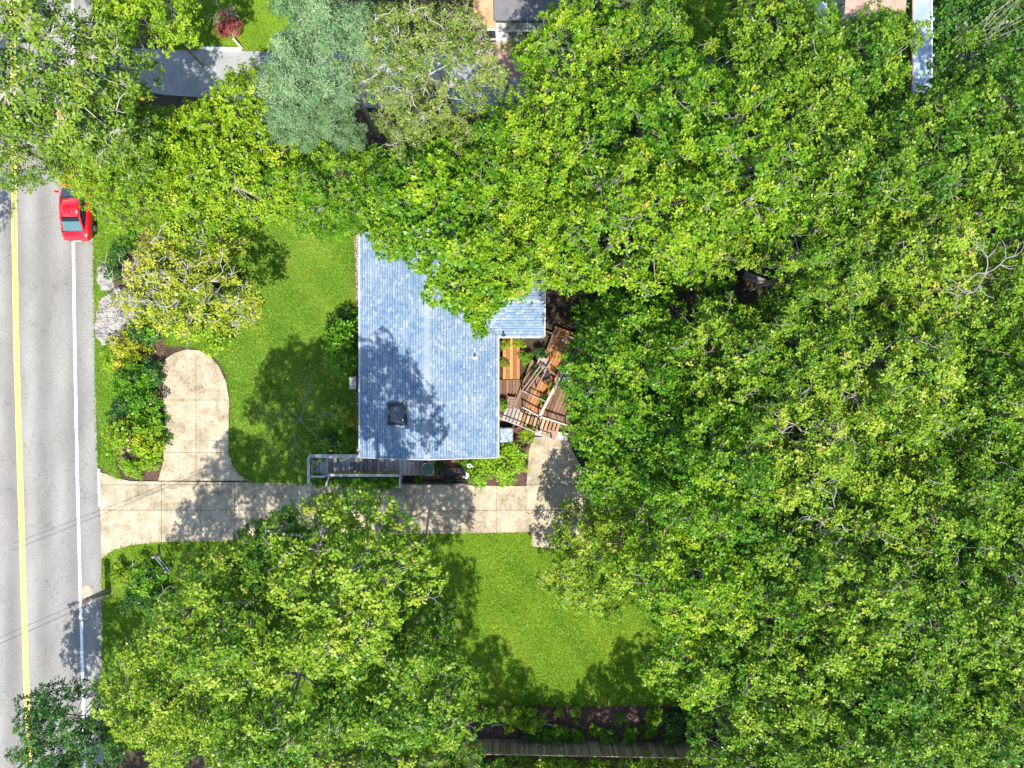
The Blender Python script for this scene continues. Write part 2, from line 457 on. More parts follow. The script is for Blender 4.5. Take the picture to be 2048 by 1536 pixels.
def crown(seed, R, H, sep=.86, clump=.72, tufts=26, K=9, leaf=.16, aspect=.62, lower=.6, irr=.2, lobes=.75,
          wood=True, twigr=.016, limbr=.085, shoots=4, shell=.8, flat=.6, twigfrac=.35, extra=None, jitter=.2, spread=.78, dome=.5):
    """returns leaf quads, tints, wood MB ; local origin = crown centre; z in [-H/2, H/2]"""
    rng = np.random.default_rng(seed)
    ph = rng.uniform(0, 6.28, 6)
    def Rth(t): return R * (1 + irr * (.5 * math.sin(2 * t + ph[0]) + .45 * math.sin(3 * t + ph[1]) + .4 * math.sin(5 * t + ph[2])))
    cl = []
    tries = 0
    while tries < 4000 and len(cl) < 400:
        tries += 1
        r = R * 1.3 * math.sqrt(rng.uniform()); t = rng.uniform(0, 6.283)
        if r > Rth(t) - clump * .45: continue
        x, y = r * math.cos(t), r * math.sin(t)
        if any((x - q[0]) ** 2 + (y - q[1]) ** 2 < (sep * q[4]) ** 2 for q in cl): continue
        f = min(1, r / Rth(t))
        lob = lobes * (math.sin(x * 1.55 + .6 * y + ph[3]) * math.cos(y * 1.5 - .4 * x + ph[4]) + .35 * math.sin(2.7 * x + 1.9 * y + ph[5]))
        z = H * (-.5 + (1 - f ** 2.2) ** dome) * .96 - clump * .3 + lob * (1 - f * .4) + rng.normal() * .22
        cl.append((x, y, z, 0, rng.uniform(.8, 1.2)))
    top = len(cl)
    for i in range(int(top * lower)):
        q = cl[rng.integers(top)]
        cl.append((q[0] * .92 + rng.normal() * .3, q[1] * .92 + rng.normal() * .3, q[2] - rng.uniform(.9, 2.0) * min(1, H / 3), 1, 1.0))
    if extra: cl += extra
    TC = []; TD = []; TT = []; CI = []
    for ci, (x, y, z, lay, sc) in enumerate(cl):
        n = max(5, int(tufts * sc * (.75 if lay else 1)))
        u = norm(rng.normal(size=(n, 3)))
        u[:, 2] = np.abs(u[:, 2]) * 1.0 - .25 * rng.uniform(size=n)
        u = norm(u)
        rad = clump * sc * (shell + (1 - shell) * rng.uniform(-1.2, 1.0, n))
        pts = np.array([x, y, z]) + u * rad[:, None] * np.array([1, 1, flat])
        TC.append(pts)
        outw = np.array([x, y, 0]) / max(R, 1e-3)
        TD.append(norm(u * .72 + np.array([0, 0, .6]) + outw * .2 + rng.normal(size=(n, 3)) * .12))
        base = rng.normal(0, .08)
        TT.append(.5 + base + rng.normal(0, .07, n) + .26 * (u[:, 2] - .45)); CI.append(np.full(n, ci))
    TC = np.concatenate(TC); TD = np.concatenate(TD); TT = np.concatenate(TT); CI = np.concatenate(CI)
    V = rosettes(rng, TC, TD, K, leaf, aspect, spread, jitter)
    T = np.repeat(TT, K) + rng.normal(0, .055, len(TT) * K)
    T[rng.uniform(size=len(T)) < .005] = 1.0
    mb = MB()
    if wood:
        rr = random.Random(seed)
        hub = Vector((0, 0, -H * .5 - .2))
        nl = max(5, int(R * 1.8))
        limbs = []
        for i in range(nl):
            t = 2 * math.pi * (i + rr.random() * .6) / nl
            e = Vector((math.cos(t) * R * .5, math.sin(t) * R * .5, H * .02 + rr.uniform(-.2, .3)))
            st = Vector((0, 0, -H * .5 - rr.uniform(0, .8)))
            mid = st.lerp(e, .5) + Vector((rr.gauss(0, .15), rr.gauss(0, .15), -.12 * H))
            mb.tube([st, st.lerp(mid, .5), mid, e], [limbr, limbr * .85, limbr * .7, limbr * .5], 5, False)
            limbs.append((mid, e))
        allp = [p for l in limbs for p in l] + [Vector((0, 0, H * .1))]
        mb.tube([hub, Vector((rr.gauss(0, .2), rr.gauss(0, .2), -H * .15)), Vector((0, 0, H * .1))], [limbr * 1.2, limbr, limbr * .6], 5, False)
        for ci, q in enumerate(cl):
            c = Vector(q[:3])
            p = min(allp, key=lambda a: (a - c).length)
            k1 = p.lerp(c, .4) + Vector((rr.gauss(0, .12), rr.gauss(0, .12), rr.gauss(0, .1)))
            k2 = p.lerp(c, .75) + Vector((rr.gauss(0, .1), rr.gauss(0, .1), rr.gauss(0, .08)))
            mb.tube([p, k1, k2, c], [limbr * .42, limbr * .34, limbr * .26, limbr * .16], 4, False)
            ids = np.nonzero(CI == ci)[0]
            for j in ids:
                if rr.random() < twigfrac:
                    e = Vector(TC[j]); m_ = c.lerp(e, .5) + Vector((rr.gauss(0, .05), rr.gauss(0, .05), rr.gauss(0, .04)))
                    mb.tube([c, m_, e], [twigr, twigr * .8, twigr * .45], 3, False)
            # bare shoots poking out above the leaves
            for _sh in range(1 if rr.random() < shoots * .05 else 0):
                a = rr.uniform(0, 6.28); e0 = c + Vector((rr.gauss(0, .2), rr.gauss(0, .2), clump * flat * .9))
                pts = [c, e0]
                for s_ in range(4):
                    a += rr.gauss(0, .55)
                    pts.append(pts[-1] + Vector((math.cos(a) * .24, math.sin(a) * .24, rr.gauss(.03, .05))))
                    if s_ > 0 and rr.random() < .75:
                        a2 = a + rr.choice((-1, 1)) * rr.uniform(.5, 1.1)
                        q1 = pts[-1] + Vector((math.cos(a2) * .25, math.sin(a2) * .25, .03))
                        mb.tube([pts[-1], q1, q1 + Vector((math.cos(a2 + .4) * .18, math.sin(a2 + .4) * .18, .02))], [twigr * .9, twigr * .7, twigr * .4], 3, False)
                mb.tube(pts, [twigr * 1.5, twigr * 1.4, twigr * 1.2, twigr, twigr * .8, twigr * .5], 4, False)
    return V, T, mb

class Variant:
    def __init__(s, seed, R, H, leafmat, barkmat=None, **kw):
        V, T, mb = crown(seed, R, H, **kw)
        s.R, s.H = R, H
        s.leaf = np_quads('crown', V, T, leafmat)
        s.wood = None
        if mb.v:
            me = bpy.data.meshes.new('limbs'); me.from_pydata(mb.v, [], mb.f); me.materials.append(barkmat or M['bark']); me.shade_smooth(); me.update()
            s.wood = me

def make_trunk_mesh():
    mb = MB(); r = random.Random(3)
    pts = [(0, 0, 0), (.02, .01, .03), (.03, .0, .2), (-.02, .03, .5), (.02, -.02, .8), (0, 0, 1.0)]
    mb.tube(pts, [1.5, 1.08, .95, .85, .7, .5], 9)
    me = bpy.data.meshes.new('trunk'); me.from_pydata(mb.v, [], mb.f); me.materials.append(M['bark']); me.shade_smooth(); return me
TRUNK = make_trunk_mesh()

def link(name, me, parent, loc=(0, 0, 0), rot=(0, 0, 0), scale=(1, 1, 1), mat=None):
    o = bpy.data.objects.new(name, me); COL.objects.link(o)
    o.parent = parent; o.location = loc; o.rotation_euler = rot; o.scale = scale
    if mat is not None:
        o.material_slots[0].link = 'OBJECT'; o.material_slots[0].material = mat
    return o

LEANING = {'large tree beside the shaded left edge of the lower lawn': (-1.6, -1.4), 'tree at the right shoulder of the lower left group, beside the lawn': (-1.5, -1.2), 'olive tree left of the neighbour driveway mouth': (-1.0, .8), 'bright green tree at the top edge beside the neighbour lawn': (-1.6, 1.5),
    'leafy tree directly east of the shaded part of the lower lawn': (1.2, -.8), 'leafy tree right above the corner of the lower lawn': (1.2, -.6)}
def tree(var, px, py, rpx, z, label, name='broadleaf_tree', cat='tree', group=None, mat=None, bark=None, rz=None, world=None, trunk=True):
    if world: X, Y = world; R = rpx
    else:
        X, Y = P(px, py, z); R = rpx * (CAMZ - z) / F
    s = R / var.R
    t = thing(name, (X, Y, 0), label, cat, group)
    rz = random.uniform(0, 6.28) if rz is None else rz
    if trunk:
        h = max(.3, z - var.H * s * .45)
        tk = link('trunk', TRUNK, t, (0, 0, 0), (0, 0, rz), (.17 * s, .17 * s, h), bark)
        if label in LEANING:
            lx, ly = LEANING[label]; tk.location = (lx, ly, 0)
            q = Vector((0, 0, 1)).rotation_difference(Vector((-lx, -ly, h))); tk.rotation_euler = q.to_euler(); tk.scale.z = math.sqrt(h * h + lx * lx + ly * ly)
    if var.wood: link('limbs', var.wood, t, (0, 0, z), (0, 0, rz), (s, s, s), bark)
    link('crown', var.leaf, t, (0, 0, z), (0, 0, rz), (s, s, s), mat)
    return t

# ------------------------------------------------------------ THE SETTING
g = mesh_obj('ground', [(-400, -400, 0), (400, -400, 0), (400, 400, 0), (-400, 400, 0)], [(0, 1, 2, 3)], M['soil']); g['kind'] = 'structure'

def roadx(py, base):   # x of a line that drifts with y
    pts = base
    for i in range(len(pts) - 1):
        if pts[i][1] <= py <= pts[i + 1][1]:
            t = (py - pts[i][1]) / (pts[i + 1][1] - pts[i][1]); return pts[i][0] + t * (pts[i + 1][0] - pts[i][0])
    return pts[0][0] if py < pts[0][1] else pts[-1][0]
EDGE = [(183, -600), (186, 400), (190, 700), (196, 930), (203, 1100), (206, 1300), (210, 2200)]
YEL = [(22, -600), (28, 380), (33, 700), (42, 1000), (57, 1500), (80, 2200)]
WHT = [(143, -600), (147, 480), (150, 700), (155, 950), (160, 1150), (167, 1400), (180, 2200)]
ys = list(range(-600, 2201, 100)); ys_f = list(range(-600, 2201, 8))
def strip(name, base, dx0, dx1, z, mat, kind='structure'):
    v = []; f = []; rr = random.Random(5)
    jit = .9 if name == 'road' else .18
    for i, y in enumerate(ys_f):
        x = roadx(y, base)
        v.append((*P(x + dx0 + rr.uniform(-.18, .18), y), z)); v.append((*P(x + dx1 + rr.uniform(-jit, jit), y), z))
        if i: f.append((2 * i - 2, 2 * i - 1, 2 * i + 1, 2 * i))
    o = mesh_obj(name, v, f, mat)
    if kind: o['kind'] = kind
    return o
strip('road', EDGE, -330, 0, .016, M['asphalt'])
strip('yellow_line', YEL, -5.5, -.8, .021, M['yellow'])
strip('yellow_line', YEL, 1.2, 5.8, .021, M['yellow'])
strip('edge_line', WHT, -2.8, 2.8, .021, M['white_line'])

def add_cracks_and_dapple(m, scale=.33, depth=.6):
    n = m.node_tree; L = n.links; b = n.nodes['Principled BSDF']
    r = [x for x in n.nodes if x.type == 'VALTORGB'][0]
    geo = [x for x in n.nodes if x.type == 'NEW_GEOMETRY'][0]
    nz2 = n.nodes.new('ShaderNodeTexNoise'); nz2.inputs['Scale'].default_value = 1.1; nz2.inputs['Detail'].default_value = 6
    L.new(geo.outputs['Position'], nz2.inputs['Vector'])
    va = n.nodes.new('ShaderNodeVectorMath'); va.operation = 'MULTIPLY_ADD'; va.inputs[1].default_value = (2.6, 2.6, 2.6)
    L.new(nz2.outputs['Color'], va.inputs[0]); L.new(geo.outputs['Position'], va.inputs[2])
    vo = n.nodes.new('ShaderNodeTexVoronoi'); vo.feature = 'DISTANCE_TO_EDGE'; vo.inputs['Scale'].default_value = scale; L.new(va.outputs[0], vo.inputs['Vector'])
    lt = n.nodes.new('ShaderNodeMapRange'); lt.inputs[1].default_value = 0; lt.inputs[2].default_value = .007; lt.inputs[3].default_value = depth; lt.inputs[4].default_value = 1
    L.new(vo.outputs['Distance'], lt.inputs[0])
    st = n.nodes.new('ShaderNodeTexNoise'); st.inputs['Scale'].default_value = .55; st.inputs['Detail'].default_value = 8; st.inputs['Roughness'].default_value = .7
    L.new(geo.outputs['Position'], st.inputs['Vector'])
    sm = n.nodes.new('ShaderNodeMapRange'); sm.inputs[1].default_value = .36; sm.inputs[2].default_value = .5; sm.inputs[3].default_value = .72; sm.inputs[4].default_value = 1.02; L.new(st.outputs[0], sm.inputs[0])  # dark blotches stand in for dappled tree shade, painted into the concrete colour
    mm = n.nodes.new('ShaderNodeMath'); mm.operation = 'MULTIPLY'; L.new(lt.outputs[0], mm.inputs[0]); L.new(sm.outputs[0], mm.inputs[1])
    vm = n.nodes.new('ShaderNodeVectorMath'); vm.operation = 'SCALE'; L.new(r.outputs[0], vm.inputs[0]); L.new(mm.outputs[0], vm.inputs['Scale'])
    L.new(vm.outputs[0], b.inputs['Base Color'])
add_cracks_and_dapple(M['concrete'])
# worn tarmac: wheel tracks get a darker tone inside the asphalt material
def road_wear(m):
    n = m.node_tree; L = n.links; b = n.nodes['Principled BSDF']
    r = [x for x in n.nodes if x.type == 'VALTORGB'][0]
    geo = [x for x in n.nodes if x.type == 'NEW_GEOMETRY'][0]
    sp = n.nodes.new('ShaderNodeSeparateXYZ'); L.new(geo.outputs['Position'], sp.inputs[0])
    wv = n.nodes.new('ShaderNodeMath'); wv.operation = 'MULTIPLY_ADD'; wv.inputs[1].default_value = 3.4; wv.inputs[2].default_value = .6
    L.new(sp.outputs[0], wv.inputs[0])
    sn = n.nodes.new('ShaderNodeMath'); sn.operation = 'SINE'; L.new(wv.outputs[0], sn.inputs[0])
    nz = n.nodes.new('ShaderNodeTexNoise'); nz.inputs['Scale'].default_value = .35; nz.inputs['Detail'].default_value = 6
    L.new(geo.outputs['Position'], nz.inputs['Vector'])
    ml = n.nodes.new('ShaderNodeMath'); ml.operation = 'MULTIPLY'; L.new(sn.outputs[0], ml.inputs[0]); L.new(nz.outputs[0], ml.inputs[1])
    ma = n.nodes.new('ShaderNodeMath'); ma.operation = 'MULTIPLY_ADD'; ma.inputs[1].default_value = .26; ma.inputs[2].default_value = .97; L.new(ml.outputs[0], ma.inputs[0])
    # fine cracks
    vo = n.nodes.new('ShaderNodeTexVoronoi'); vo.feature = 'DISTANCE_TO_EDGE'; vo.inputs['Scale'].default_value = .28
    ds = n.nodes.new('ShaderNodeMix'); ds.data_type = 'VECTOR'; ds.inputs[0].default_value = .25
    nz2 = n.nodes.new('ShaderNodeTexNoise'); nz2.inputs['Scale'].default_value = 1.4; nz2.inputs['Detail'].default_value = 5
    L.new(geo.outputs['Position'], nz2.inputs['Vector'])
    va = n.nodes.new('ShaderNodeVectorMath'); va.operation = 'MULTIPLY_ADD'; va.inputs[1].default_value = (2.2, 2.2, 2.2)
    L.new(nz2.outputs['Color'], va.inputs[0]); L.new(geo.outputs['Position'], va.inputs[2]); L.new(va.outputs[0], vo.inputs['Vector'])
    lt = n.nodes.new('ShaderNodeMapRange'); lt.inputs[1].default_value = 0; lt.inputs[2].default_value = .008; lt.inputs[3].default_value = .62; lt.inputs[4].default_value = 1
    L.new(vo.outputs['Distance'], lt.inputs[0])
    mm = n.nodes.new('ShaderNodeMath'); mm.operation = 'MULTIPLY'; L.new(ma.outputs[0], mm.inputs[0]); L.new(lt.outputs[0], mm.inputs[1])
    vm = n.nodes.new('ShaderNodeVectorMath'); vm.operation = 'SCALE'; L.new(r.outputs[0], vm.inputs[0]); L.new(mm.outputs[0], vm.inputs['Scale'])
    L.new(vm.outputs[0], b.inputs['Base Color'])
road_wear(M['asphalt'])
# patch of bare sandy ground at the road edge beside the pole
sheet('road_patch', wpoly(smooth_poly([(164, 1172), (182, 1170), (186, 1190), (178, 1200), (166, 1198)], 1)), .022, M['sand'])

# lawns
LAWNS = {
 'front': [(300, 380), (700, 380), (708, 480), (712, 640), (712, 905), (618, 910), (617, 968), (500, 964), (474, 945), (459, 905), (462, 800), (455, 750), (430, 712), (395, 695), (330, 690), (320, 560)],
 'verge': [(187, 395), (215, 395), (240, 480), (225, 560), (222, 700), (228, 800), (232, 930), (245, 962), (218, 946), (197, 930), (191, 700)],
 'side': [(206, 1120), (225, 1102), (262, 1091), (320, 1085), (450, 1083), (840, 1069), (1062, 1065), (1062, 1096), (1130, 1100), (1420, 1180), (1450, 1409), (960, 1409), (900, 1500), (208, 1500), (206, 1300)],
 'neighbour': [(300, -80), (620, -80), (600, 90), (540, 101), (330, 98), (300, 60)],
 'far': [(1340, -60), (1460, -60), (1450, 115), (1350, 118)],
}
lawn_polys = {}
for k, pts in LAWNS.items():
    poly = ccw([P(x, y) for x, y in pts]); lawn_polys[k] = poly
    sheet('lawn', poly, .012, M['lawn'])

def scatter_tris(name, polys, dens, ln, wd, mat, seed, lean=.9, zoff=.015, holes=(), edge=False):
    rng = np.random.default_rng(seed); Vs = []; Ts = []
    for poly in polys:
        a = np.array(poly); lo = a.min(0); hi = a.max(0)
        n = int((hi[0] - lo[0]) * (hi[1] - lo[1]) * dens)
        x = rng.uniform(lo[0], hi[0], n); y = rng.uniform(lo[1], hi[1], n)
        k = inpoly(x, y, poly)
        for h in holes: k &= ~inpoly(x, y, h)
        x = x[k]; y = y[k]; n = len(x)
        t = rng.uniform(0, 6.283, n) + 0; d = np.stack([np.cos(t) * lean, np.sin(t) * lean, rng.uniform(.3, 1.1, n)], 1)
        nr = norm(np.stack([rng.normal(0, .5, n), rng.normal(0, .5, n), np.ones(n)], 1))
        l = ln * rng.uniform(.5, 1.3, n)
        c = np.stack([x, y, np.full(n, zoff)], 1)
        Vs.append(leaves(rng, c, d, nr, l, np.full(n, wd) * rng.uniform(.7, 1.3, n), .05))
        if edge:
            pe = []
            for i in range(len(poly)):
                p0 = np.array(poly[i]); p1 = np.array(poly[(i + 1) % len(poly)]); m_ = int(np.linalg.norm(p1 - p0) * 45)
                if m_ > 0: pe.append(p0 + (p1 - p0) * rng.uniform(size=(m_, 1)) + rng.normal(0, .045, (m_, 2)))
            pe = np.concatenate(pe); ne = len(pe); te = rng.uniform(0, 6.283, ne)
            de = np.stack([np.cos(te), np.sin(te), rng.uniform(.3, .9, ne)], 1); ce = np.stack([pe[:, 0], pe[:, 1], np.full(ne, .05)], 1)
            Vs.append(leaves(rng, ce, de, norm(np.stack([rng.normal(0, .4, ne), rng.normal(0, .4, ne), np.ones(ne)], 1)), rng.uniform(.08, .17, ne), np.full(ne, wd), .05)); x = np.concatenate([x, pe[:, 0]]); y = np.concatenate([y, pe[:, 1]]); n = len(x)
        low = .5 + .13 * np.sin(x * .9 + 1.7 * np.sin(y * .35)) * np.cos(y * .8) + .08 * np.sin(x * 2.3 + y * 1.9) + .16 * np.clip(np.sin(x * .55 + 2.1) * np.sin(y * .61 + x * .3) - .35, 0, 1)
        Ts.append(low + rng.normal(0, .16, n))
    me = np_quads(name, np.concatenate(Vs), np.concatenate(Ts), mat)
    o = bpy.data.objects.new(name, me); COL.objects.link(o); return o
HOLE_ISL = wpoly([(400, 40), (480, 5), (485, 80), (440, 78)])
o = scatter_tris('grass', [lawn_polys[k] for k in ('front', 'verge')], 520, .12, .034, M['blade'], 11, edge=True)
tag(o, 'short green mown grass covering the front lawn and road verge', 'grass', kind='stuff')
o = scatter_tris('grass', [lawn_polys[k] for k in ('side', 'neighbour', 'far')], 520, .12, .034, M['blade_yellow'], 12, edge=True)
tag(o, 'brighter yellow-green mown grass covering the lower lawn and the neighbour lawn', 'grass', kind='stuff')

# mulch beds
BEDS = {
 'island': [(225, 560), (330, 560), (345, 660), (328, 705), (325, 760), (330, 880), (328, 920), (317, 960), (262, 958), (240, 940), (228, 800), (222, 700)],
 'house_west': [(704, 470), (722, 470), (722, 912), (704, 905)],
 'corner': [(925, 905), (1000, 840), (1075, 865), (1068, 880), (1062, 930), (1053, 971), (925, 971)],
 'back': [(950, 1411), (1420, 1411), (1430, 1484), (950, 1476)],
 'north': [(200, 395), (330, 395), (330, 560), (225, 560), (238, 480)],
}
bed_polys = {}
for k, pts in BEDS.items():
    poly = wpoly(pts); bed_polys[k] = poly
    sheet('mulch_bed', poly, .008, M['bedstone'] if k == 'house_west' else M['mulch'])
o = scatter_tris('mulch_chips', list(bed_polys.values()), 230, .09, .045, M['chip'], 5, lean=1.6)
tag(o, 'loose brown bark chips strewn over the planting beds', 'mulch', kind='stuff')
sheet('bare_earth', wpoly([(1085, 500), (1160, 500), (1160, 670), (1085, 660)]), .008, M['soil'])

# concrete drive : slabs split by recessed joints
DRIVE = smooth_poly([(198, 945), (222, 950), (262, 961), (317, 963)], 0)
drive_main = [(199, 944), (216, 948), (238, 957), (262, 962), (1053, 972), (1058, 900), (1068, 874), (1130, 872), (1160, 930), (1215, 985), (1290, 1000), (1300, 1090), (1105, 1096), (1062, 1093), (1063, 1064),
              (840, 1068), (600, 1077), (450, 1082), (320, 1084), (262, 1090), (225, 1101), (204, 1117)]
loop = [(317, 961), (326, 930), (330, 880), (328, 800), (325, 745), (332, 718), (350, 706), (372, 699), (400, 701), (423, 714), (440, 735), (453, 765), (459, 800), (458, 850), (458, 905), (466, 930), (480, 950), (500, 961)]
drv = thing('driveway', (*P(620, 1020), 0), None, None); drv['kind'] = 'structure'
def slabs(polyline, xs, yspx, gap=.012):
    poly = ccw([P(x, y) for x, y in polyline])
    for i in range(len(xs) - 1):
        for j in range(len(yspx) - 1):
            x0 = P(xs[i], 0)[0] + gap; x1 = P(xs[i + 1], 0)[0] - gap
            y1 = P(0, yspx[j])[1] - gap; y0 = P(0, yspx[j + 1])[1] + gap
            c = clip_rect(poly, x0, x1, y0, y1)
            if area(c) > .15:
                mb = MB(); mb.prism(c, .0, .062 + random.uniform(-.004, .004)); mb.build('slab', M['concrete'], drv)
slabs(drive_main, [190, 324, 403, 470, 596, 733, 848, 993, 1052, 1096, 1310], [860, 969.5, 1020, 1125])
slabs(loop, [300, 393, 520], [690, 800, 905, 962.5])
sheet('driveway_base', wpoly(drive_main), .014, M['joint']); sheet('driveway_base', wpoly(loop), .015, M['joint'])

# neighbour's drive running along the top
sheet('neighbour_driveway', wpoly([(185, 92), (330, 99), (540, 103), (760, 108), (960, 96), (1420, 96), (1430, 150), (1080, 230), (900, 225), (560, 205), (330, 190), (185, 165)]), .016, M['asphalt_dark'])
sheet('neighbour_path', wpoly([(945, 85), (1075, 85), (1070, 130), (1030, 160), (985, 150), (960, 110)]), .020, M['roof_brown'])
mb = MB(); mb.cbox((*P(200, 975), .05), (.16, 2.3, .12), .02); o = mb.build('kerb', M['curb']); tag(o, 'short pale concrete kerb at the mouth of the driveway', 'kerb')

# ------------------------------------------------------------ HOUSE
XL, XR, YB, YT = -8.60, -0.82, -4.15, 8.6
ZE = 2.85; PITCH = .30; XM = (XL + XR) / 2; ZR = ZE + (XR - XM) * PITCH
WX1 = 1.84; WY0, WY1 = 2.70, 6.72; WM = (WY0 + WY1) / 2; ZW = ZE + (WY1 - WM) * PITCH
house = thing('house', (XM, (YB + YT) / 2, 0), 'single-storey house with pale blue-grey shingle gable roof beside the front lawn', 'house')
mb = MB(); mb.prism(ccw([(XL + .4, YB + .35), (XR - .35, YB + .35), (XR - .35, WY0 + .3), (WX1 - .3, WY0 + .3), (WX1 - .3, WY1 - .3), (XR - .35, WY1 - .3), (XR - .35, YT - .35), (XL + .4, YT - .35)]), 0, ZE - .02)
mb.v += [(XL + .4, YB + .35, ZE - .02), (XR - .35, YB + .35, ZE - .02), (XM, YB + .35, ZR - .16)]; k = len(mb.v); mb.f.append((k - 3, k - 2, k - 1))
mb.build('wall', M['siding'], house)
roof = MB()
T_ = .07
for (a, b) in ((XL, XM), (XR, XM)):
    lo = (a, ZE); hi = (b, ZR)
    p = [(lo[0], YB, lo[1]), (hi[0], YB, hi[1]), (hi[0], YT, hi[1]), (lo[0], YT, lo[1])]
    k = len(roof.v)
    roof.v += p + [(x, y, z - T_) for x, y, z in p]
    roof.f += [(k, k + 1, k + 2, k + 3), (k + 7, k + 6, k + 5, k + 4)] + [(k + i, k + 4 + i, k + 4 + (i + 1) % 4, k + (i + 1) % 4) for i in range(4)]
XV = XR - (WM - WY0)   # where wing ridge meets the main slope
for s_, ye in ((0, WY0), (1, WY1)):
    p = [(XR, ye, ZE + .004), (WX1, ye, ZE + .004), (WX1, WM, ZW + .004), (XV, WM, ZW + .004)]
    k = len(roof.v)
    roof.v += p + [(x, y, z - T_) for x, y, z in p]
    roof.f += [(k, k + 1, k + 2, k + 3), (k + 7, k + 6, k + 5, k + 4)] + [(k + i, k + 4 + i, k + 4 + (i + 1) % 4, k + (i + 1) % 4) for i in range(4)]
roof_o = roof.build('roof', M['roof_dark'], house)

def shingles(name, along0, along1, run, origin, along_dir, down_from_eave, clipf, seed):
    """courses laid from eave upward; origin at eave start; along_dir unit; up-slope horizontal dir"""
    rng = np.random.default_rng(seed)
    Vq = []; T = []
    expo = .15; nC = int(run / expo) + 1
    A = Vector(along_dir); U = Vector(down_from_eave); O = Vector(origin)
    for c in range(nC):
        u0 = c * expo; u1 = min(u0 + expo + .02, run)
        if u0 >= run - .02: break
        x = along0 - rng.uniform(0, .3)
        while x < along1:
            wdt = rng.uniform(.10, .26)
            a0 = max(x, along0); a1 = min(x + wdt - .006, along1)
            if a1 - a0 > .03 and clipf(a0 + (a1 - a0) / 2, u0 + .07):
                h0 = .022 + rng.uniform(-.004, .007)
                th = rng.uniform(-.012, .012)
                def pt(a, u, h): 
                    p = O + A * a + U * u; return (p.x, p.y, p.z + u * PITCH + h)
                e = u0 + th if c else u0 - .03
                um = e + (u1 - e) * .62; hm = h0 + (.004 - h0) * .62
                top = [pt(a0, e, h0), pt(a1, e, h0), pt(a1, um, hm), pt(a0, um, hm)]
                band = [pt(a0, um, hm), pt(a1, um, hm), pt(a1, u1, .004), pt(a0, u1, .004)]   # granule band, darkened to paint a shadow line on each course
                front = [pt(a0, e, -.001), pt(a1, e, -.001), top[1], top[0]]
                Vq += [top, band, front]; t = rng.normal(.62, .15); T += [t, t - .55, t]
            x += wdt
    me = np_quads(name, np.array(Vq), np.array(T), M['shingle'])
    ob = bpy.data.objects.new(name, me); COL.objects.link(ob); ob.parent = house; ob.location = -Vector(house.location)
    ob['kind'] = 'stuff'; return ob
shingles('shingle_courses', 0, YT - YB, XM - XL, (XL, YB, ZE), (0, 1, 0), (1, 0, 0), lambda a, u: True, 1)
def clipE(a, u):
    y = YB + a; xx = XR - u
    return not (WY0 < y < WY1 and u < (WM - WY0) - abs(y - WM))
shingles('shingle_courses', 0, YT - YB, XR - XM, (XR, YB, ZE), (0, 1, 0), (-1, 0, 0), clipE, 2)
shingles('shingle_courses', 0, WX1 - XV, WM - WY0, (XV, WY0, ZE + .004), (1, 0, 0), (0, 1, 0), lambda a, u: a > (WM - WY0) - u, 3)
shingles('shingle_courses', 0, WX1 - XV, WM - WY0, (XV, WY1, ZE + .004), (1, 0, 0), (0, -1, 0), lambda a, u: a > (WM - WY0) - u, 4)
# ridge caps, each a bent piece
def cap_mesh(l, hw):
    mb = MB(); 
    mb.v = [(-hw, 0, -hw * PITCH + .012), (0, 0, .03), (hw, 0, -hw * PITCH + .012), (-hw, l, -hw * PITCH + .004), (0, l, .012), (hw, l, -hw * PITCH + .004),
            (-hw, 0, -hw * PITCH - .01), (hw, 0, -hw * PITCH - .01), (0, 0, 0)]
    mb.f = [(0, 1, 4, 3), (1, 2, 5, 4), (0, 6, 8, 1), (1, 8, 7, 2)]
    me = bpy.data.meshes.new('ridge_cap'); me.from_pydata(mb.v, [], mb.f); me.materials.append(M['shingle'])
    at = me.attributes.new('tint', 'FLOAT', 'FACE'); at.data.foreach_set('value', [.8] * len(me.polygons)); return me
CAP = cap_mesh(.34, .17)
y = YB
while y < YT - .3:
    link('ridge_cap', CAP, house, (XM - house.location.x, y - house.location.y, ZR + .012), (random.uniform(-.01, .01), 0, random.uniform(-.02, .02))); y += .3
x = WX1
while x > XV + .2:
    link('ridge_cap', CAP, house, (x - house.location.x, WM - house.location.y, ZW + .016), (0, 0, math.pi / 2)); x -= .3
# valley strips
for ye, sg in ((WY0, 1), (WY1, -1)):
    mb = MB(); mb.beam((XR + .0, ye, ZE + .035), (XV, WM, ZW + .035), .05, .012); mb.build('valley_flashing', M['flashing'], house)
# gutters and rake boards
mb = MB(); mb.box((XL - .05, (YB + YT) / 2, ZE - .05), (.09, YT - YB, .11)); mb.build('gutter', M['gutter'], house)
mb = MB(); mb.box((XR + .05, (YB + WY0) / 2, ZE - .05), (.09, WY0 - YB, .11)); mb.build('gutter', M['gutter'], house)
mb = MB(); mb.box(((XR + WX1) / 2 + .05, WY0 - .05, ZE - .05), (WX1 - XR - .1, .09, .11)); mb.build('gutter', M['gutter'], house)
for xa in (XL, XR):
    mb = MB(); mb.beam((xa, YB - .025, ZE - .03), (XM, YB - .025, ZR - .03), .04, .15); mb.build('rake_board', M['gutter'], house)
mb = MB(); mb.beam((WX1 + .02, WY0, ZE - .03), (WX1 + .02, WM, ZW - .03), .04, .13); mb.beam((WX1 + .02, WY1, ZE - .03), (WX1 + .02, WM, ZW - .03), .04, .13); mb.build('rake_board', M['gutter'], house)
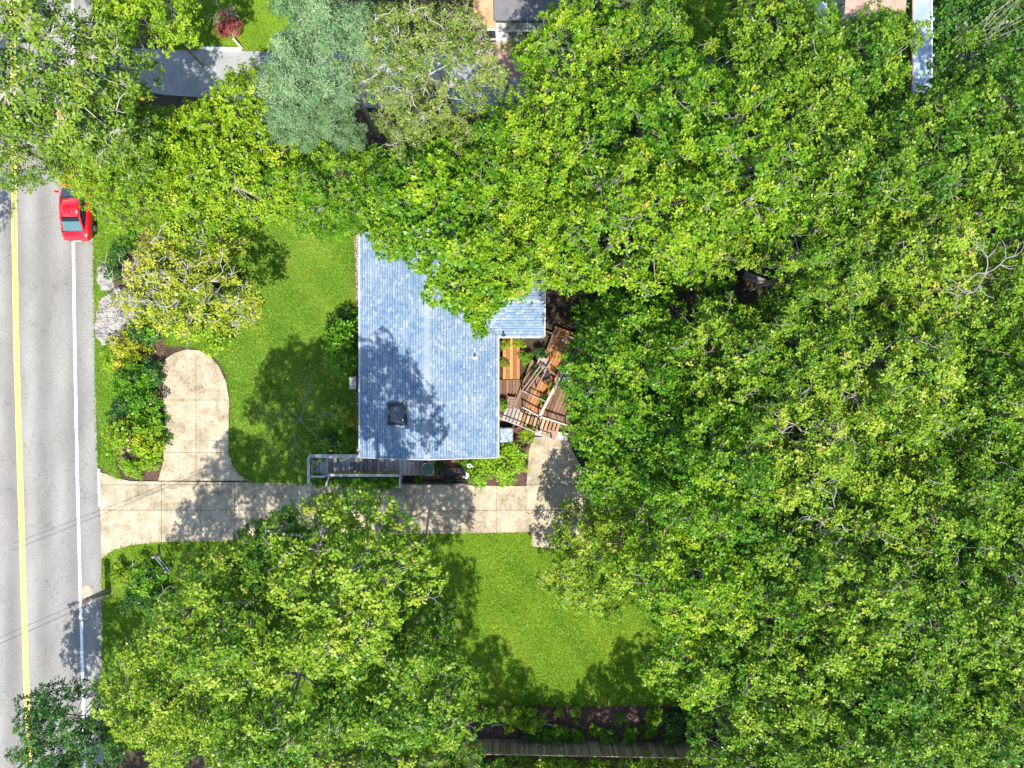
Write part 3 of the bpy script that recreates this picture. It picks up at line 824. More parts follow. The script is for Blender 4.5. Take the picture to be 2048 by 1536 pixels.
# skylight
sx0, sy0 = P(795.5, 828, 3.5)
zs = ZE + (sx0 - XL) * PITCH
sk = MB()
for dx, dy, sx, sy in ((-.5, 0, .1, 1.24), (.5, 0, .1, 1.24), (0, .57, .9, .1), (0, -.57, .9, .1)):
    k = len(sk.v); sk.box((sx0 + dx, sy0 + dy, zs + .05 + dx * PITCH), (sx, sy, .16))
sko = sk.build('skylight', M['frame'], house)
dome = MB(); nd = 12
for i in range(nd + 1):
    for j in range(nd + 1):
        u = -1 + 2 * i / nd; v = -1 + 2 * j / nd
        dome.v.append((sx0 + u * .45, sy0 + v * .52, zs + .06 + u * .45 * PITCH + .17 * ((1 - u ** 4) * (1 - v ** 4)) ** .7))
for i in range(nd):
    for j in range(nd):
        k = i * (nd + 1) + j; dome.f.append((k, k + nd + 1, k + nd + 2, k + 1))
dome.build('dome', M['skylight'], sko, True)
# vents
for (vx, vy, mt, hh) in ((950, 716, 'offwhite', .38), (1007, 668, 'dark', .35)):
    x, y = P(vx, vy, 3.2); zz = ZE + ((XR - x) if x < XR else (y - WY0)) * PITCH
    mb = MB(); mb.tube([(x, y, zz - .05), (x, y, zz + hh)], .055, 10); mb.tube([(x, y, zz), (x, y, zz + .05)], [.14, .07], 10); mb.build('vent_pipe', M[mt], house)
# gable-end trim and windows on the south wall
for cx in (-7.2, -3.9, -2.3):
    mb = MB(); mb.box((cx, YB + .335, 1.6), (1.0, .05, 1.1)); wf = mb.build('window', M['white'], house)
    mb = MB(); mb.box((cx, YB + .31, 1.6), (.86, .03, .96)); mb.build('pane', M['winglass'], wf)
mb = MB(); mb.box((-5.4, YB + .33, 1.35), (.95, .06, 2.05)); d_ = mb.build('door', M['siding'], house)
mb = MB(); mb.tube([(-5.05, YB + .28, 1.3), (-5.05, YB + .22, 1.3)], .035, 8); mb.build('handle', M['rim'], d_)
for cy in (-1.5, 1.6, 5.2):
    mb = MB(); mb.box((XL + .385, cy, 1.6), (.05, 1.2, 1.1)); wf = mb.build('window', M['white'], house)
    mb = MB(); mb.box((XL + .36, cy, 1.6), (.03, 1.06, .96)); mb.build('pane', M['winglass'], wf)
for cy in (-2.0, 0.8):
    mb = MB(); mb.box((XR - .335, cy, 1.5), (.05, 1.5, 1.2)); wf = mb.build('window', M['white'], house)
    mb = MB(); mb.box((XR - .31, cy, 1.5), (.03, 1.36, 1.06)); mb.build('pane', M['winglass'], wf)
# leaves lying on the roof
mb = MB()
for (lx, ly, s_, a) in ((1063, 608, .34, 1.3), (978, 640, .2, .4), (970, 652, .15, 2.)):
    x, y = P(lx, ly, 3.1); zz = ZE + ((y - WY0) if x > XR else (XR - x)) * PITCH + .05
    c, s2 = math.cos(a), math.sin(a)
    mb.quad((x - c * s_ / 2, y - s2 * s_ / 2, zz), (x + s2 * s_ * .22, y - c * s_ * .22, zz + .03), (x + c * s_ / 2, y + s2 * s_ / 2, zz + .02), (x - s2 * s_ * .22, y + c * s_ * .22, zz + .05))
ob = mb.build('fallen_leaves', M['leaf_shrub']); tag(ob, 'a few loose green leaves lying on the east wing roof', 'leaves', kind='stuff')
mb = MB(); x, y = P(708, 765, .4); mb.cbox((x, y, .38), (.4, .8, .75), 0, .03); mb.tube([(x, y, .75), (x, y, .79)], .16, 12)
ob = mb.build('air_conditioner', M['rail_grey']); tag(ob, 'pale grey air conditioner box against the west wall of the house', 'air conditioner')

# ------------------------------------------------------------ FRONT PORCH (south side)
porch = thing('front_porch', (*P(700, 940), 0), 'weathered grey plank entry porch with railings along the south gable of the house', 'porch')
DZ = .45
x0 = P(622, 0, DZ)[0]; x1 = P(845, 0, DZ)[0]; y0 = P(0, 951, DZ)[1]; y1 = P(0, 913, DZ)[1]
x = x0
while x < x1 - .05:
    mb = MB(); mb.cbox((x + .13, (y0 + y1) / 2, DZ - .02), (.245, y1 - y0, .045)); mb.build('plank', M['deck_grey'], porch); x += .262
mb = MB()
for yy in (y0 + .05, y1 - .05): mb.box(((x0 + x1) / 2, yy, DZ - .13), (x1 - x0, .06, .16))
mb.build('joist', M['deck_brown'], porch)
def rail(parent, a, b, ztop, mat, wd=.14, balus=.28, post=.09, mid=True, base=.45, balmat=None):
    """handrail from a to b (xy) with posts and balusters"""
    a = Vector((*a, 0)); b = Vector((*b, 0)); d = (b - a); L = d.length; d.normalize()
    mb = MB(); mb.beam(a + Vector((0, 0, ztop)), b + Vector((0, 0, ztop)), wd, .045); mb.build('handrail', M[mat], parent)
    mb = MB(); n = max(1, int(L / balus))
    for i in range(1, n):
        p = a + d * (L * i / n); mb.box((p.x, p.y, (base + ztop) / 2), (.035, .035, ztop - base - .06))
    if mid:
        mb.beam(a + Vector((0, 0, base + .1)), b + Vector((0, 0, base + .1)), .04, .06)
    if mb.v: ob = mb.build('balusters', M[balmat or mat], parent); ob['kind'] = 'stuff'
    for p in (a, b):
        mb = MB(); mb.cbox((p.x, p.y, (ztop + .06) / 2), (post, post, ztop + .06)); mb.build('post', M[mat], parent)
rz_ = 1.35
rail(porch, P(619, 912, rz_), P(719, 912, rz_), rz_, 'rail_grey', .20)
rail(porch, P(617, 915, rz_), P(617, 968, rz_), rz_, 'rail_grey', .16)
rail(porch, P(656, 950, rz_), P(797, 951, rz_), rz_, 'rail_grey', .15)
rail(porch, P(619, 954, rz_), P(648, 954, rz_), 1.2, 'rail_grey', .1)
rail(porch, P(655, 952, rz_), P(652, 972, .9), .95, 'rail_grey', .1, base=.1)
rail(porch, P(800, 946, rz_), P(800, 973, .9), 1.1, 'rail_grey', .1, base=.1)
for i in range(4):
    mb = MB(); mb.cbox((P(0, 0)[0] + P(860 + i * 6, 0)[0] + 23.09 * 0 + 33.09 * 0 - P(0, 0)[0], P(0, 932)[1], .36 - i * .1), (.3, 1.1, .08)); mb.build('step', M['deck_grey'], porch)
# planter box behind the lower rail with orange blooms
pl = thing('planter_box', (*P(727, 947, .9), 0), 'long narrow planter box with small orange flowers hung on the porch rail', 'planter')
mb = MB(); c = P(727, 946, 1.1); mb.box((c[0], c[1], 1.12), (4.1, .16, .2)); mb.build('box', M['deck_brown'], pl)
rngp = np.random.default_rng(8)
n = 60; cc = np.stack([c[0] + rngp.uniform(-2, 2, n), c[1] + rngp.uniform(-.06, .06, n), np.full(n, 1.26)], 1)
V = rosettes(rngp, cc, norm(rngp.normal(size=(n, 3)) * .3 + [0, 0, 1]), 5, .07, .8)
me = np_quads('flowers', V, rngp.uniform(0, 1, len(V)), M['leaf_yellow']); ob = link('flowers', me, pl, (-pl.location.x, -pl.location.y, 0)); ob['kind'] = 'stuff'
# low dark slatted screen east of the steps
sc = thing('slatted_screen', (*P(866, 967), 0), 'low dark slatted wooden screen between the porch steps and the driveway', 'screen')
for i in range(26):
    xx = P(804 + i * 5.1, 0, .8)[0]
    mb = MB(); mb.box((xx, P(0, 968, .5)[1], .42), (.11, .03, .8)); mb.build('slat', M['deck_grey'], sc)
for zz in (.2, .82):
    mb = MB(); mb.box((P(867, 0, .8)[0], P(0, 968, .5)[1] + .04, zz), (3.75, .05, .07)); mb.build('rail', M['dark'], sc)
# patio behind screen
mb = MB()
pt = thing('garden_patio', (*P(870, 940), 0), 'small brown timber patio floor below the south gable east of the steps', 'patio')
for i in range(10):
    xx = P(850 + i * 9.2, 0, .12)[0]; mb = MB(); mb.cbox((xx, P(0, 938, .1)[1], .07), (.25, 1.15, .06)); mb.build('plank', M['deck_brown'], pt)
# round glass table
tb = thing('round_table', (*P(855, 938, .7), .1), 'round dark green glass garden table in front of the south gable', 'table')
c = P(855, 938, .7)
mb = MB(); mb.tube([(c[0], c[1], .70), (c[0], c[1], .715)], .36, 20); mb.build('table_top', M['glasstop'], tb)
mb = MB(); t_ = [(c[0] + .37 * math.cos(a * math.pi / 12), c[1] + .37 * math.sin(a * math.pi / 12), .71) for a in range(25)]; mb.tube(t_, .015, 5, False); mb.build('rim', M['rim'], tb)
for i in range(4):
    a = i * math.pi / 2 + .5; mb = MB(); mb.tube([(c[0] + .25 * math.cos(a), c[1] + .25 * math.sin(a), .70), (c[0] + .32 * math.cos(a), c[1] + .32 * math.sin(a), .1)], .014, 6); mb.build('leg', M['dark'], tb)
def chair(name, pos, ang, label, mat, wdt=.55, group=None):
    t = thing(name, (pos[0], pos[1], pos[2]), label, 'chair', group, ang)
    def B(nm, f):
        mb = MB(); f(mb); ob = mesh_obj(nm, mb.v, mb.f, mat, t, abs_coords=False)
    B('seat', lambda m: m.cbox((0, 0, .42), (wdt, .5, .05)))
    B('backrest', lambda m: [m.beam((-wdt / 2 + .06 + i * .1, .25, .46), (-wdt / 2 + .04 + i * .1, .42, .95), .05, .02) for i in range(int(wdt / .1))] + [m.beam((-wdt / 2, .42, .95), (wdt / 2, .42, .95), .04, .05)])
    for sx in (-1, 1):
        for sy in (-1, 1): B('leg', lambda m: m.box((sx * wdt * .45, sy * .22, .2), (.04, .04, .4)))
        B('armrest', lambda m: m.cbox((sx * wdt * .5, .05, .66), (.06, .5, .03)))
        B('arm_support', lambda m: m.box((sx * wdt * .5, -.18, .53), (.03, .03, .24)))
    return t
chair('garden_chair', (*P(910, 944, .5), .1), math.radians(180), 'wide black slatted garden bench seat left of the lime shrub', M['black'], 1.3)
mb = MB(); c = P(932, 951, .5); mb.tube([(c[0], c[1], 0), (c[0], c[1], .5), (c[0], c[1], .52)], [.14, .17, .19], 14); ob = mb.build('flower_pot', M['offwhite']); tag(ob, 'pale round flower pot at the right end of the black bench', 'pot')
mb = MB(); c = P(939, 931, .8); t_ = [(c[0] + .10 * math.cos(a * math.pi / 8), c[1] + .10 * math.sin(a * math.pi / 8), .9) for a in range(17)]; mb.tube(t_, .03, 6, False); mb.tube([(c[0] + .1, c[1] - .05, .9), (c[0] + .26, c[1] - .08, .9)], .02, 5); mb.tube([(c[0], c[1] + .08, 0), (c[0], c[1] + .08, .9)], .012, 5)
ob = mb.build('garden_ornament', M['white']); tag(ob, 'small white ring ornament on a stake at the edge of the lime shrub', 'ornament')

# ------------------------------------------------------------ BACK DECK (east side)
deck = thing('back_deck', (*P(1060, 760), 0), 'multi-level orange-brown timber deck with rails behind the house', 'deck')
# upper straight deck by the house wall
x0 = P(1005.5, 0, .5)[0]; y0 = P(0, 758, .5)[1]; y1 = P(0, 660, .5)[1]
for i in range(5):
    mb = MB(); mb.cbox((x0 + .10 + i * .205, (y0 + y1) / 2, .48), (.19, y1 - y0, .045)); mb.build('plank', M['deck_orange'], deck)
mb = MB(); mb.box((x0 + .51, (y0 + y1) / 2, .25), (.98, y1 - y0 - .05, .4)); mb.build('joist', M['deck_brown'], deck)
# lower dark landing
for i in range(7):
    mb = MB(); mb.cbox((x0 - .12 + i * .2, (P(0, 845)[1] + P(0, 759)[1]) / 2, .16), (.185, P(0, 759)[1] - P(0, 845)[1], .04)); mb.build('plank', M['deck_brown'], deck)
# rotated section
OX, OY = P(1078, 832, .5)
A20 = math.radians(-21)
U = Vector((math.cos(A20), math.sin(A20))); Vv = Vector((-math.sin(A20), math.cos(A20)))
def D(u, v): return (OX + U.x * u + Vv.x * v, OY + U.y * u + Vv.y * v)
for i in range(16):
    u = -1.55 + i * .21
    v0, v1 = .06, 5.4
    if u < -1.0: v1 = 3.0
    m_ = 'deck_orange' if i in (4, 5, 6, 7, 8) else 'deck_brown'
    c = D(u, (v0 + v1) / 2); mb = MB(); mb.cbox((c[0], c[1], .36 + (.0 if u > -1 else -.0)), (.195, v1 - v0, .045), A20); mb.build('plank', M[m_], deck)
mb = MB()
for v in (.3, 1.8, 3.3, 4.9):
    c = D(.2, v); mb.box((c[0], c[1], .24), (3.2, .08, .18), A20)
mb.build('joist', M['deck_brown'], deck)
# sunlit lower boards with wide gaps
for i in range(15):
    u = -1.95 + i * .235
    c = D(u, -.52); mb = MB(); mb.cbox((c[0], c[1], .22 + random.uniform(-.015, .015)), (.165, 1.02 + random.uniform(-.04, .04), .05), A20 + math.radians(random.uniform(2, 4)))
    mb.build('board', M['deck_grey'] if i < 4 else M['deck_tan'], deck)
# rails
def drail(u0, v0, u1, v1, mat, wd=.07, z=1.25, balus=.5, parent=deck, base=.4):
    rail(parent, D(u0, v0), D(u1, v1), z, mat, wd, balus, .07, True, base)
drail(0, 0, .35, 3.0, 'rail_pale', .17, 1.2)
drail(-1.1, .15, .0, .0, 'rail_pale', .08, 1.2)
drail(0, 0, 1.7, .1, 'rail_pale', .10, 1.2)
drail(-.75, 1.5, -.55, 3.3, 'rail_pink', .06, 1.2, .9)
drail(-1.5, 1.1, -1.0, 2.9, 'rail_pink', .06, 1.2, .9)
drail(-1.3, 1.1, -.8, 2.9, 'rail_pink', .05, 1.2, .9)
drail(-1.5, 1.05, .1, .95, 'rail_pink', .06, 1.1, .5)
drail(-1.0, 2.9, .1, 2.6, 'rail_pink', .05, 1.2, .6)
drail(-.35, 4.7, .95, 4.55, 'rail_pale', .07, 1.2, .6)
drail(-.35, 5.05, .95, 4.95, 'rail_pink', .06, 1.2, .4)
drail(.35, 3.0, .75, 5.4, 'rail_pink', .06, 1.2, .8)
drail(.1, 3.9, .95, 3.85, 'rail_pink', .07, 1.2, .8)
drail(-.05, 6.0, .8, 5.85, 'rail_pale', .08, 1.2, .8)
drail(.02, 5.75, .8, 5.6, 'rail_pink', .05, 1.2, .8)
drail(-2.3, -.95, 1.2, -1.0, 'rail_pale', .05, .7, 1.5, base=.1)
for dd in (.55, .75):
    pass
# tall pale boards (screen panel) by the trees
pn = thing('privacy_panel', (*D(.9, 3.0), 0), 'leaning panel of grey boards on the east side of the back deck', 'panel')
for i in range(4):
    mb = MB(); a = D(.55 + i * .13, 2.4); b = D(.65 + i * .15, 3.7); mb.beam((*a, .9), (*b, 1.5), .11, .025); mb.build('board', M['rail_grey'], pn)
# small wooden crate / ladder
cr = thing('slatted_crate', (*D(-1.9, .65), .2), 'small pinkish slatted wooden crate standing on the dark landing', 'crate')
c = P(1022, 806, .5)
for i in range(3):
    mb = MB(); mb.cbox((c[0] - .2 + i * .2, c[1], .5), (.07, .8, .04), A20 * .5); mb.build('slat', M['rail_pink'], cr)
for i in range(5):
    mb = MB(); mb.cbox((c[0], c[1] - .34 + i * .17, .46), (.5, .06, .04), A20 * .5); mb.build('slat', M['rail_pink'], cr)
mb = MB(); mb.box((c[0], c[1], .3), (.46, .72, .26), A20 * .5); mb.build('box', M['deck_brown'], cr)
# garden hose across the boards
hose = MB(); hp = [PV(1037, 812, .32), PV(1042, 822, .32), PV(1052, 829, .32), PV(1066, 833, .32), PV(1078, 835, .32), PV(1080, 850, .32), PV(1079, 862, .32)]
hose.tube(hp, .03, 6); ob = hose.build('garden_hose', M['black']); tag(ob, 'black hose trailing over the pale boards of the back deck', 'hose')
# furniture on the deck
chair('deck_chair', (*P(1090, 752, .7), .4), math.radians(200), 'black garden chair near the middle of the back deck', M['black'], .5)
mb = MB(); c = P(1101, 757, .7); mb.tube([(c[0], c[1], .38), (c[0], c[1], .6)], [.12, .16], 12); ob = mb.build('flower_pot', M['terracotta']); tag(ob, 'red clay pot right of the black chair on the back deck', 'pot')
tbl = thing('side_table', (*P(1084, 725, .7), .4), 'low pinkish wooden table in the upper half of the back deck', 'table')
c = P(1084, 728, .8); mb = MB(); mb.cbox((c[0], c[1], .85), (.62, .8, .05), A20); mb.build('table_top', M['rail_pink'], tbl)
for sx in (-.25, .25):
    for sy in (-.33, .33): mb = MB(); mb.box((c[0] + sx, c[1] + sy, .6), (.05, .05, .45)); mb.build('leg', M['deck_brown'], tbl)
# covered grill and pots south of the deck
mb = MB(); c = P(1013, 870, .7); mb.cbox((c[0], c[1], .42), (.78, .88, .84), 0, .06); ob = mb.build('grill_cover', M['cover']); tag(ob, 'bluish crumpled cover over a box between the house and the clay pots', 'cover')
for i, (qx, qy, r_, lb) in enumerate(((1037, 862, .2, 'upper of two terracotta pots beside the blue cover'), (1034, 878, .17, 'lower of two terracotta pots beside the blue cover'))):
    c = P(qx, qy, .3); t = thing('clay_pot', (*c, 0), lb, 'pot', 'clay pots south of the deck')
    mb = MB(); mb.tube([(*c, 0), (*c, .3), (*c, .34)], [r_ * .7, r_, r_ * 1.12], 14, False); mb.build('pot', M['terracotta'], t)
    mb = MB(); mb.tube([(*c, .25), (*c, .27)], r_ * .92, 14); mb.build('soil', M['mulch'], t)
mb = MB(); c = P(1103, 868, .1); mb.cbox((c[0], c[1], .1), (2.0, .45, .16), math.radians(-10)); ob = mb.build('step_stone', M['rail_grey']); tag(ob, 'grey stone step between the back deck and the driveway', 'step')
mb = MB(); c = P(1078, 863, .5); mb.cbox((c[0], c[1], .45), (.1, .1, .9)); ob = mb.build('gate_post', M['white']); tag(ob, 'short white post at the top of the rear driveway', 'post')

# ------------------------------------------------------------ CAR
def build_car(cx, y0):
    car = thing('parked_car', (cx, y0 + 2.15, 0), 'glossy red car parked on the road shoulder partly under the trees', 'car')
    # stations along y from rear (0) to front (4.3): half width, bottom, belt height, centre top height
    st = [(0.00, .50, .42, .55, .58), (.05, .70, .32, .70, .73), (.22, .83, .26, .84, .88), (.6, .88, .22, .90, .95), (1.2, .90, .2, .91, .96), (2.2, .90, .2, .90, .95), (3.0, .90, .2, .87, .94),
          (3.5, .88, .22, .80, .87), (3.95, .83, .26, .70, .78), (4.2, .70, .32, .60, .66), (4.3, .5, .4, .5, .54)]
    v = []; f = []; n = 11
    for (y, hw, zb, zs_, zt) in st:
        prof = [(-hw * .92, zb), (-hw, zb + (zs_ - zb) * .35), (-hw * .99, zb + (zs_ - zb) * .75), (-hw * .93, zs_), (-hw * .6, zt - (zt - zs_) * .25), (0, zt)]
        prof = prof + [(-a, b) for a, b in prof[-2::-1]]
        for (a, b) in prof: v.append((cx + a, y0 + y, b))
    for i in range(len(st) - 1):
        for k in range(n - 1): f.append((i * n + k, i * n + k + 1, (i + 1) * n + k + 1, (i + 1) * n + k))
        f.append((i * n + n - 1, i * n, (i + 1) * n, (i + 1) * n + n - 1))
    f.append(tuple(range(n))); f.append(tuple(range((len(st) - 1) * n, len(st) * n))[::-1])
    body = mesh_obj('body', v, f, M['car_red'], car, True)
    m = body.modifiers.new('sub', 'SUBSURF'); m.levels = 2; m.render_levels = 2
    # cabin
    rows = [(.42, .62, .93), (1.28, .585, 1.36), (1.75, .60, 1.41), (2.4, .60, 1.39), (3.15, .68, .92)]
    roofm = MB(); k = 0
    for (y, hw, z) in rows[1:4]:
        for t in (-1, -.6, 0, .6, 1): roofm.v.append((cx + t * hw, y0 + y, z - abs(t) ** 2 * .05 + .0))
    for i in range(2):
        for j in range(4): a = i * 5 + j; roofm.f.append((a, a + 1, a + 6, a + 5))
    cab = MB()
    for (y, hw, z) in rows: cab.v += [(cx - hw - (.14 if z > 1 else .12), y0 + y, .88), (cx - hw, y0 + y, z - .06), (cx + hw, y0 + y, z - .06), (cx + hw + (.14 if z > 1 else .12), y0 + y, .88)]
    for i in range(4):
        a = i * 4
        for q in range(3): cab.f.append((a + q, a + q + 1, a + q + 5, a + q + 4))
    cab.f += [(0, 1, 2, 3), (16, 19, 18, 17)]
    cab.build('cabin', M['carglass_dark'], car)
    ro = roofm.build('roof', M['car_red'], car, True); m = ro.modifiers.new('so', 'SOLIDIFY'); m.thickness = .04
    # pillars
    for sx in (-1, 1):
        mb = MB(); mb.beam((cx + sx * .60, y0 + .55, .97), (cx + sx * .565, y0 + 1.30, 1.345), .1, .03); mb.beam((cx + sx * .58, y0 + 2.38, 1.34), (cx + sx * .68, y0 + 3.1, .95), .08, .03)
        mb.beam((cx + sx * .66, y0 + 1.9, .95), (cx + sx * .605, y0 + 1.9, 1.36), .08, .03); mb.build('pillar', M['car_red'], car)
        mb = MB(); mb.box((cx + sx * 1.0, y0 + 2.85, .98), (.2, .1, .13)); mb.build('mirror', M['car_red'], car)
        mb = MB(); mb.box((cx + sx * .66, y0 + .06, .68), (.2, .05, .10)); mb.build('tail_light', M['lampglass'], car)
        mb = MB(); mb.box((cx + sx * .62, y0 + 4.17, .56), (.26, .1, .11)); mb.build('headlight', M['glaze'], car)
    mb = MB(); mb.quad((cx - .56, y0 + .53, .995), (cx + .56, y0 + .53, .995), (cx + .52, y0 + 1.22, 1.345), (cx - .52, y0 + 1.22, 1.345)); mb.build('rear_window', M['carglass'], car)
    mb = MB(); mb.quad((cx - .52, y0 + 1.02, 1.252), (cx + .52, y0 + 1.02, 1.252), (cx + .51, y0 + 1.225, 1.354), (cx - .51, y0 + 1.225, 1.354)); mb.build('window_dark_band', M['carglass_dark'], car)  # darker strip across the top of the rear glass
    mb = MB(); mb.quad((cx - .55, y0 + 2.46, 1.35), (cx + .55, y0 + 2.46, 1.35), (cx + .63, y0 + 3.08, .985), (cx - .63, y0 + 3.08, .985)); mb.build('windscreen', M['carglass_dark'], car)
    mb = MB(); mb.box((cx, y0 - .005, .55), (.5, .02, .12)); mb.build('number_plate', M['white'], car)
    for yy in (.8, 3.45):
        for sx in (-1, 1):
            mb = MB(); mb.tube([(cx + sx * .70, y0 + yy, .31), (cx + sx * .90, y0 + yy, .31)], .31, 18); wh = mb.build('wheel', M['tyre'], car)
            mb = MB(); mb.tube([(cx + sx * .90, y0 + yy, .31), (cx + sx * .915, y0 + yy, .31)], .19, 14); mb.build('rim', M['rim'], wh)
    return car
build_car(-26.0, 8.55)

# ------------------------------------------------------------ POLE, WIRES, STONES, SMALL THINGS
pole = thing('wooden_post', (*P(217, 1182), 0), 'thick grey wooden pole with dark cut top at the roadside by the white line', 'pole')
b_ = PV(217, 1182, 0); t_ = PV(169, 1204, 2.75)
mb = MB(); mb.tube([b_, b_.lerp(t_, .5), t_], [.2, .19, .18], 14); mb.build('pole_shaft', M['pole'], pole, True)
mb = MB(); d_ = (t_ - b_).normalized(); mb.tube([t_, t_ + d_ * .012], .17, 14); mb.build('cut_top', M['pole_top'], pole)
q = b_.lerp(t_, .86); mb = MB(); mb.tube([q - d_ * .03, q + d_ * .03], .2, 14); mb.build('band', M['offwhite'], pole)
def wire(a, b, sag, label, r=.012):
    pts = []
    for i in range(25):
        t = i / 24; p = Vector(a).lerp(Vector(b), t); p.z -= sag * 4 * t * (1 - t); pts.append(p)
    mb = MB(); mb.tube(pts, r, 5, False); ob = mb.build('overhead_wire', M['wire']); return tag(ob, label, 'wire', 'overhead wires crossing the road')
wire(PV(-160, 1358, 7.6), PV(620, 1015, 7.2), .2, 'lower of the two overhead wires running past the roadside pole', .014)
wire(PV(-160, 1345, 7.7), PV(620, 1005, 7.2), .35, 'upper of the two overhead wires running past the roadside pole', .012)
# blue-grey trellis by the verge
tr = thing('wooden_trellis', (*P(325, 1125), 0), 'small blue-grey wooden rail leaning in the grass south of the driveway', 'rail')
for dx in (-4, 3):
    mb = MB(); mb.beam(PV(312 + dx, 1112, .9), PV(336 + dx, 1142, .7), .05, .05); mb.build('bar', M['bluegrey'], tr)
for (qx, qy) in ((312, 1112), (337, 1141)):
    mb = MB(); c = P(qx, qy, .5); mb.box((*c, .45), (.14, .14, .9)); mb.build('post', M['pole'], tr)

def fbm(x, y, sd):
    r = 0; a = 1; f = 1.0
    for o_ in range(5):
        r += a * math.sin(x * f * 2.1 + sd + 1.7 * math.sin(y * f * 1.3 + o_)) * math.cos(y * f * 2.4 + sd * 2 + 1.3 * math.sin(x * f * 1.7 + o_)); a *= .55; f *= 2.1
    return r
def boulder(name, pts, h, label, seed):
    """low rough stone: a height field over an irregular outline, skirted to the ground"""
    poly = [P(x, y) for x, y in pts]; st = .065; rng = np.random.default_rng(seed)
    a = np.array(poly); x0, y0 = a.min(0) - .1; x1, y1 = a.max(0) + .1
    nx = int((x1 - x0) / st); ny = int((y1 - y0) / st)
    gx, gy = np.meshgrid(x0 + np.arange(nx) * st, y0 + np.arange(ny) * st, indexing='ij')
    X = gx.ravel() + rng.normal(0, .008, nx * ny); Y = gy.ravel() + rng.normal(0, .008, nx * ny)
    wx = X + .06 * np.sin(Y * 9 + seed); wy = Y + .06 * np.sin(X * 8)
    dist = np.full(nx * ny, 1e9)
    for i in range(len(poly)):
        p = a[i]; q = a[(i + 1) % len(poly)]; d = q - p; L2 = d @ d
        t = np.clip(((wx - p[0]) * d[0] + (wy - p[1]) * d[1]) / L2, 0, 1)
        dist = np.minimum(dist, np.hypot(wx - p[0] - t * d[0], wy - p[1] - t * d[1]))
    ins = inpoly(wx, wy, poly); dist = np.where(ins, dist, -dist)
    hh = np.clip((dist + .05) / .22, 0, 1) ** .6
    fz = np.array([fbm(X[i] * 1.6, Y[i] * 1.6, seed) for i in range(nx * ny)])
    Z = hh * h * (1 + .22 * fz + .06 * rng.normal(size=nx * ny)) - .03
    Z += np.where(np.abs(np.sin(X * 2.1 + Y * 1.1 + .6 * np.sin(Y * 3))) < .06, -.07, 0) * hh
    keep = dist > -.06
    idx = -np.ones(nx * ny, int); use = np.nonzero(keep)[0]; idx[use] = np.arange(len(use))
    f = []
    for i in range(nx - 1):
        for j in range(ny - 1):
            q = [i * ny + j, (i + 1) * ny + j, (i + 1) * ny + j + 1, i * ny + j + 1]
            if all(keep[k_] for k_ in q): f.append(tuple(int(idx[k_]) for k_ in q))
    v = [(X[k_], Y[k_], Z[k_]) for k_ in use]
    ob = mesh_obj(name, v, f, M['stone'], smooth=False); return tag(ob, label, 'boulder', 'roadside boulders')
boulder('boulder', [(203, 606), (216, 588), (246, 572), (272, 582), (300, 600), (284, 628), (262, 642), (250, 668), (234, 690), (206, 692), (193, 660), (197, 625)], .5, 'large speckled grey boulder between the road verge and the yellow tree', 1)
boulder('boulder', [(200, 528), (226, 534), (232, 560), (222, 582), (204, 580), (195, 556)], .35, 'smaller pale boulder just north of the large speckled one', 2)
boulder('boulder', [(224, 700), (240, 705), (244, 720), (230, 726), (220, 715)], .22, 'small stone at the north end of the mulch island', 4)
def dead_plant(name, px, py, z0, n, ln, r, label, mat='pale_bark', seed=1, up=.3, group=None, cat='branches'):
    rr = random.Random(seed); base = PV(px, py, 0); t = thing(name, (base.x, base.y, 0), label, cat, group)
    main = MB(); tw = MB()
    for i in range(n):
        a = 2 * math.pi * i / n + rr.uniform(-.3, .3); p = Vector((base.x, base.y, z0)); pts = [Vector((base.x, base.y, 0)) if i == 0 else p.copy(), p.copy()]
        if i == 0: pts = [Vector((base.x, base.y, 0)), p.copy()]
        for s_ in range(5):
            a += rr.gauss(0, .3); p = p + Vector((math.cos(a) * ln / 5, math.sin(a) * ln / 5, up * ln / 5 * rr.uniform(.2, 1.2))); pts.append(p.copy())
            if s_ > 0:
                for _ in range(2):
                    a2 = a + rr.choice((-1, 1)) * rr.uniform(.5, 1.2); l2 = ln * rr.uniform(.15, .32); q = p + Vector((math.cos(a2) * l2, math.sin(a2) * l2, .1 * l2)); q2 = q + Vector((math.cos(a2 + .5) * l2 * .6, math.sin(a2 + .5) * l2 * .6, .05))
                    tw.tube([p, q, q2], [r * .5, r * .38, r * .2], 4, False)
        main.tube(pts, [r * (1 - .12 * k) for k in range(len(pts))], 5, False)
    main.build('stems', M[mat], t); tg = tw.build('twigs', M[mat], t); tg['kind'] = 'stuff'; return t
dead_plant('bare_branch', 250, 590, .9, 3, 1.9, .028, 'bleached bare branches lying over the large grey boulder', seed=4, up=.1)
s = dead_plant('young_sapling', 625, 833, 2.6, 6, 2.3, .02, 'thin nearly leafless sapling on the shaded front lawn', mat='bark', seed=9, up=.25, cat='tree')
rngp = np.random.default_rng(5); n = 46
a = rngp.uniform(0, 6.28, n); r_ = rngp.uniform(.9, 2.6, n); cc = np.stack([np.cos(a) * r_, np.sin(a) * r_, 2.9 + rngp.uniform(-.1, .5, n)], 1)
cc = np.repeat(cc, 3, 0) + rngp.normal(size=(n * 3, 3)) * .09
V = rosettes(rngp, cc, norm(rngp.normal(size=(n * 3, 3)) * .4 + [0, 0, 1]), 5, .12, .5)
link('leaves', np_quads('leaves', V, rngp.uniform(.4, 1, len(V)), M['leaf_bright']), s)

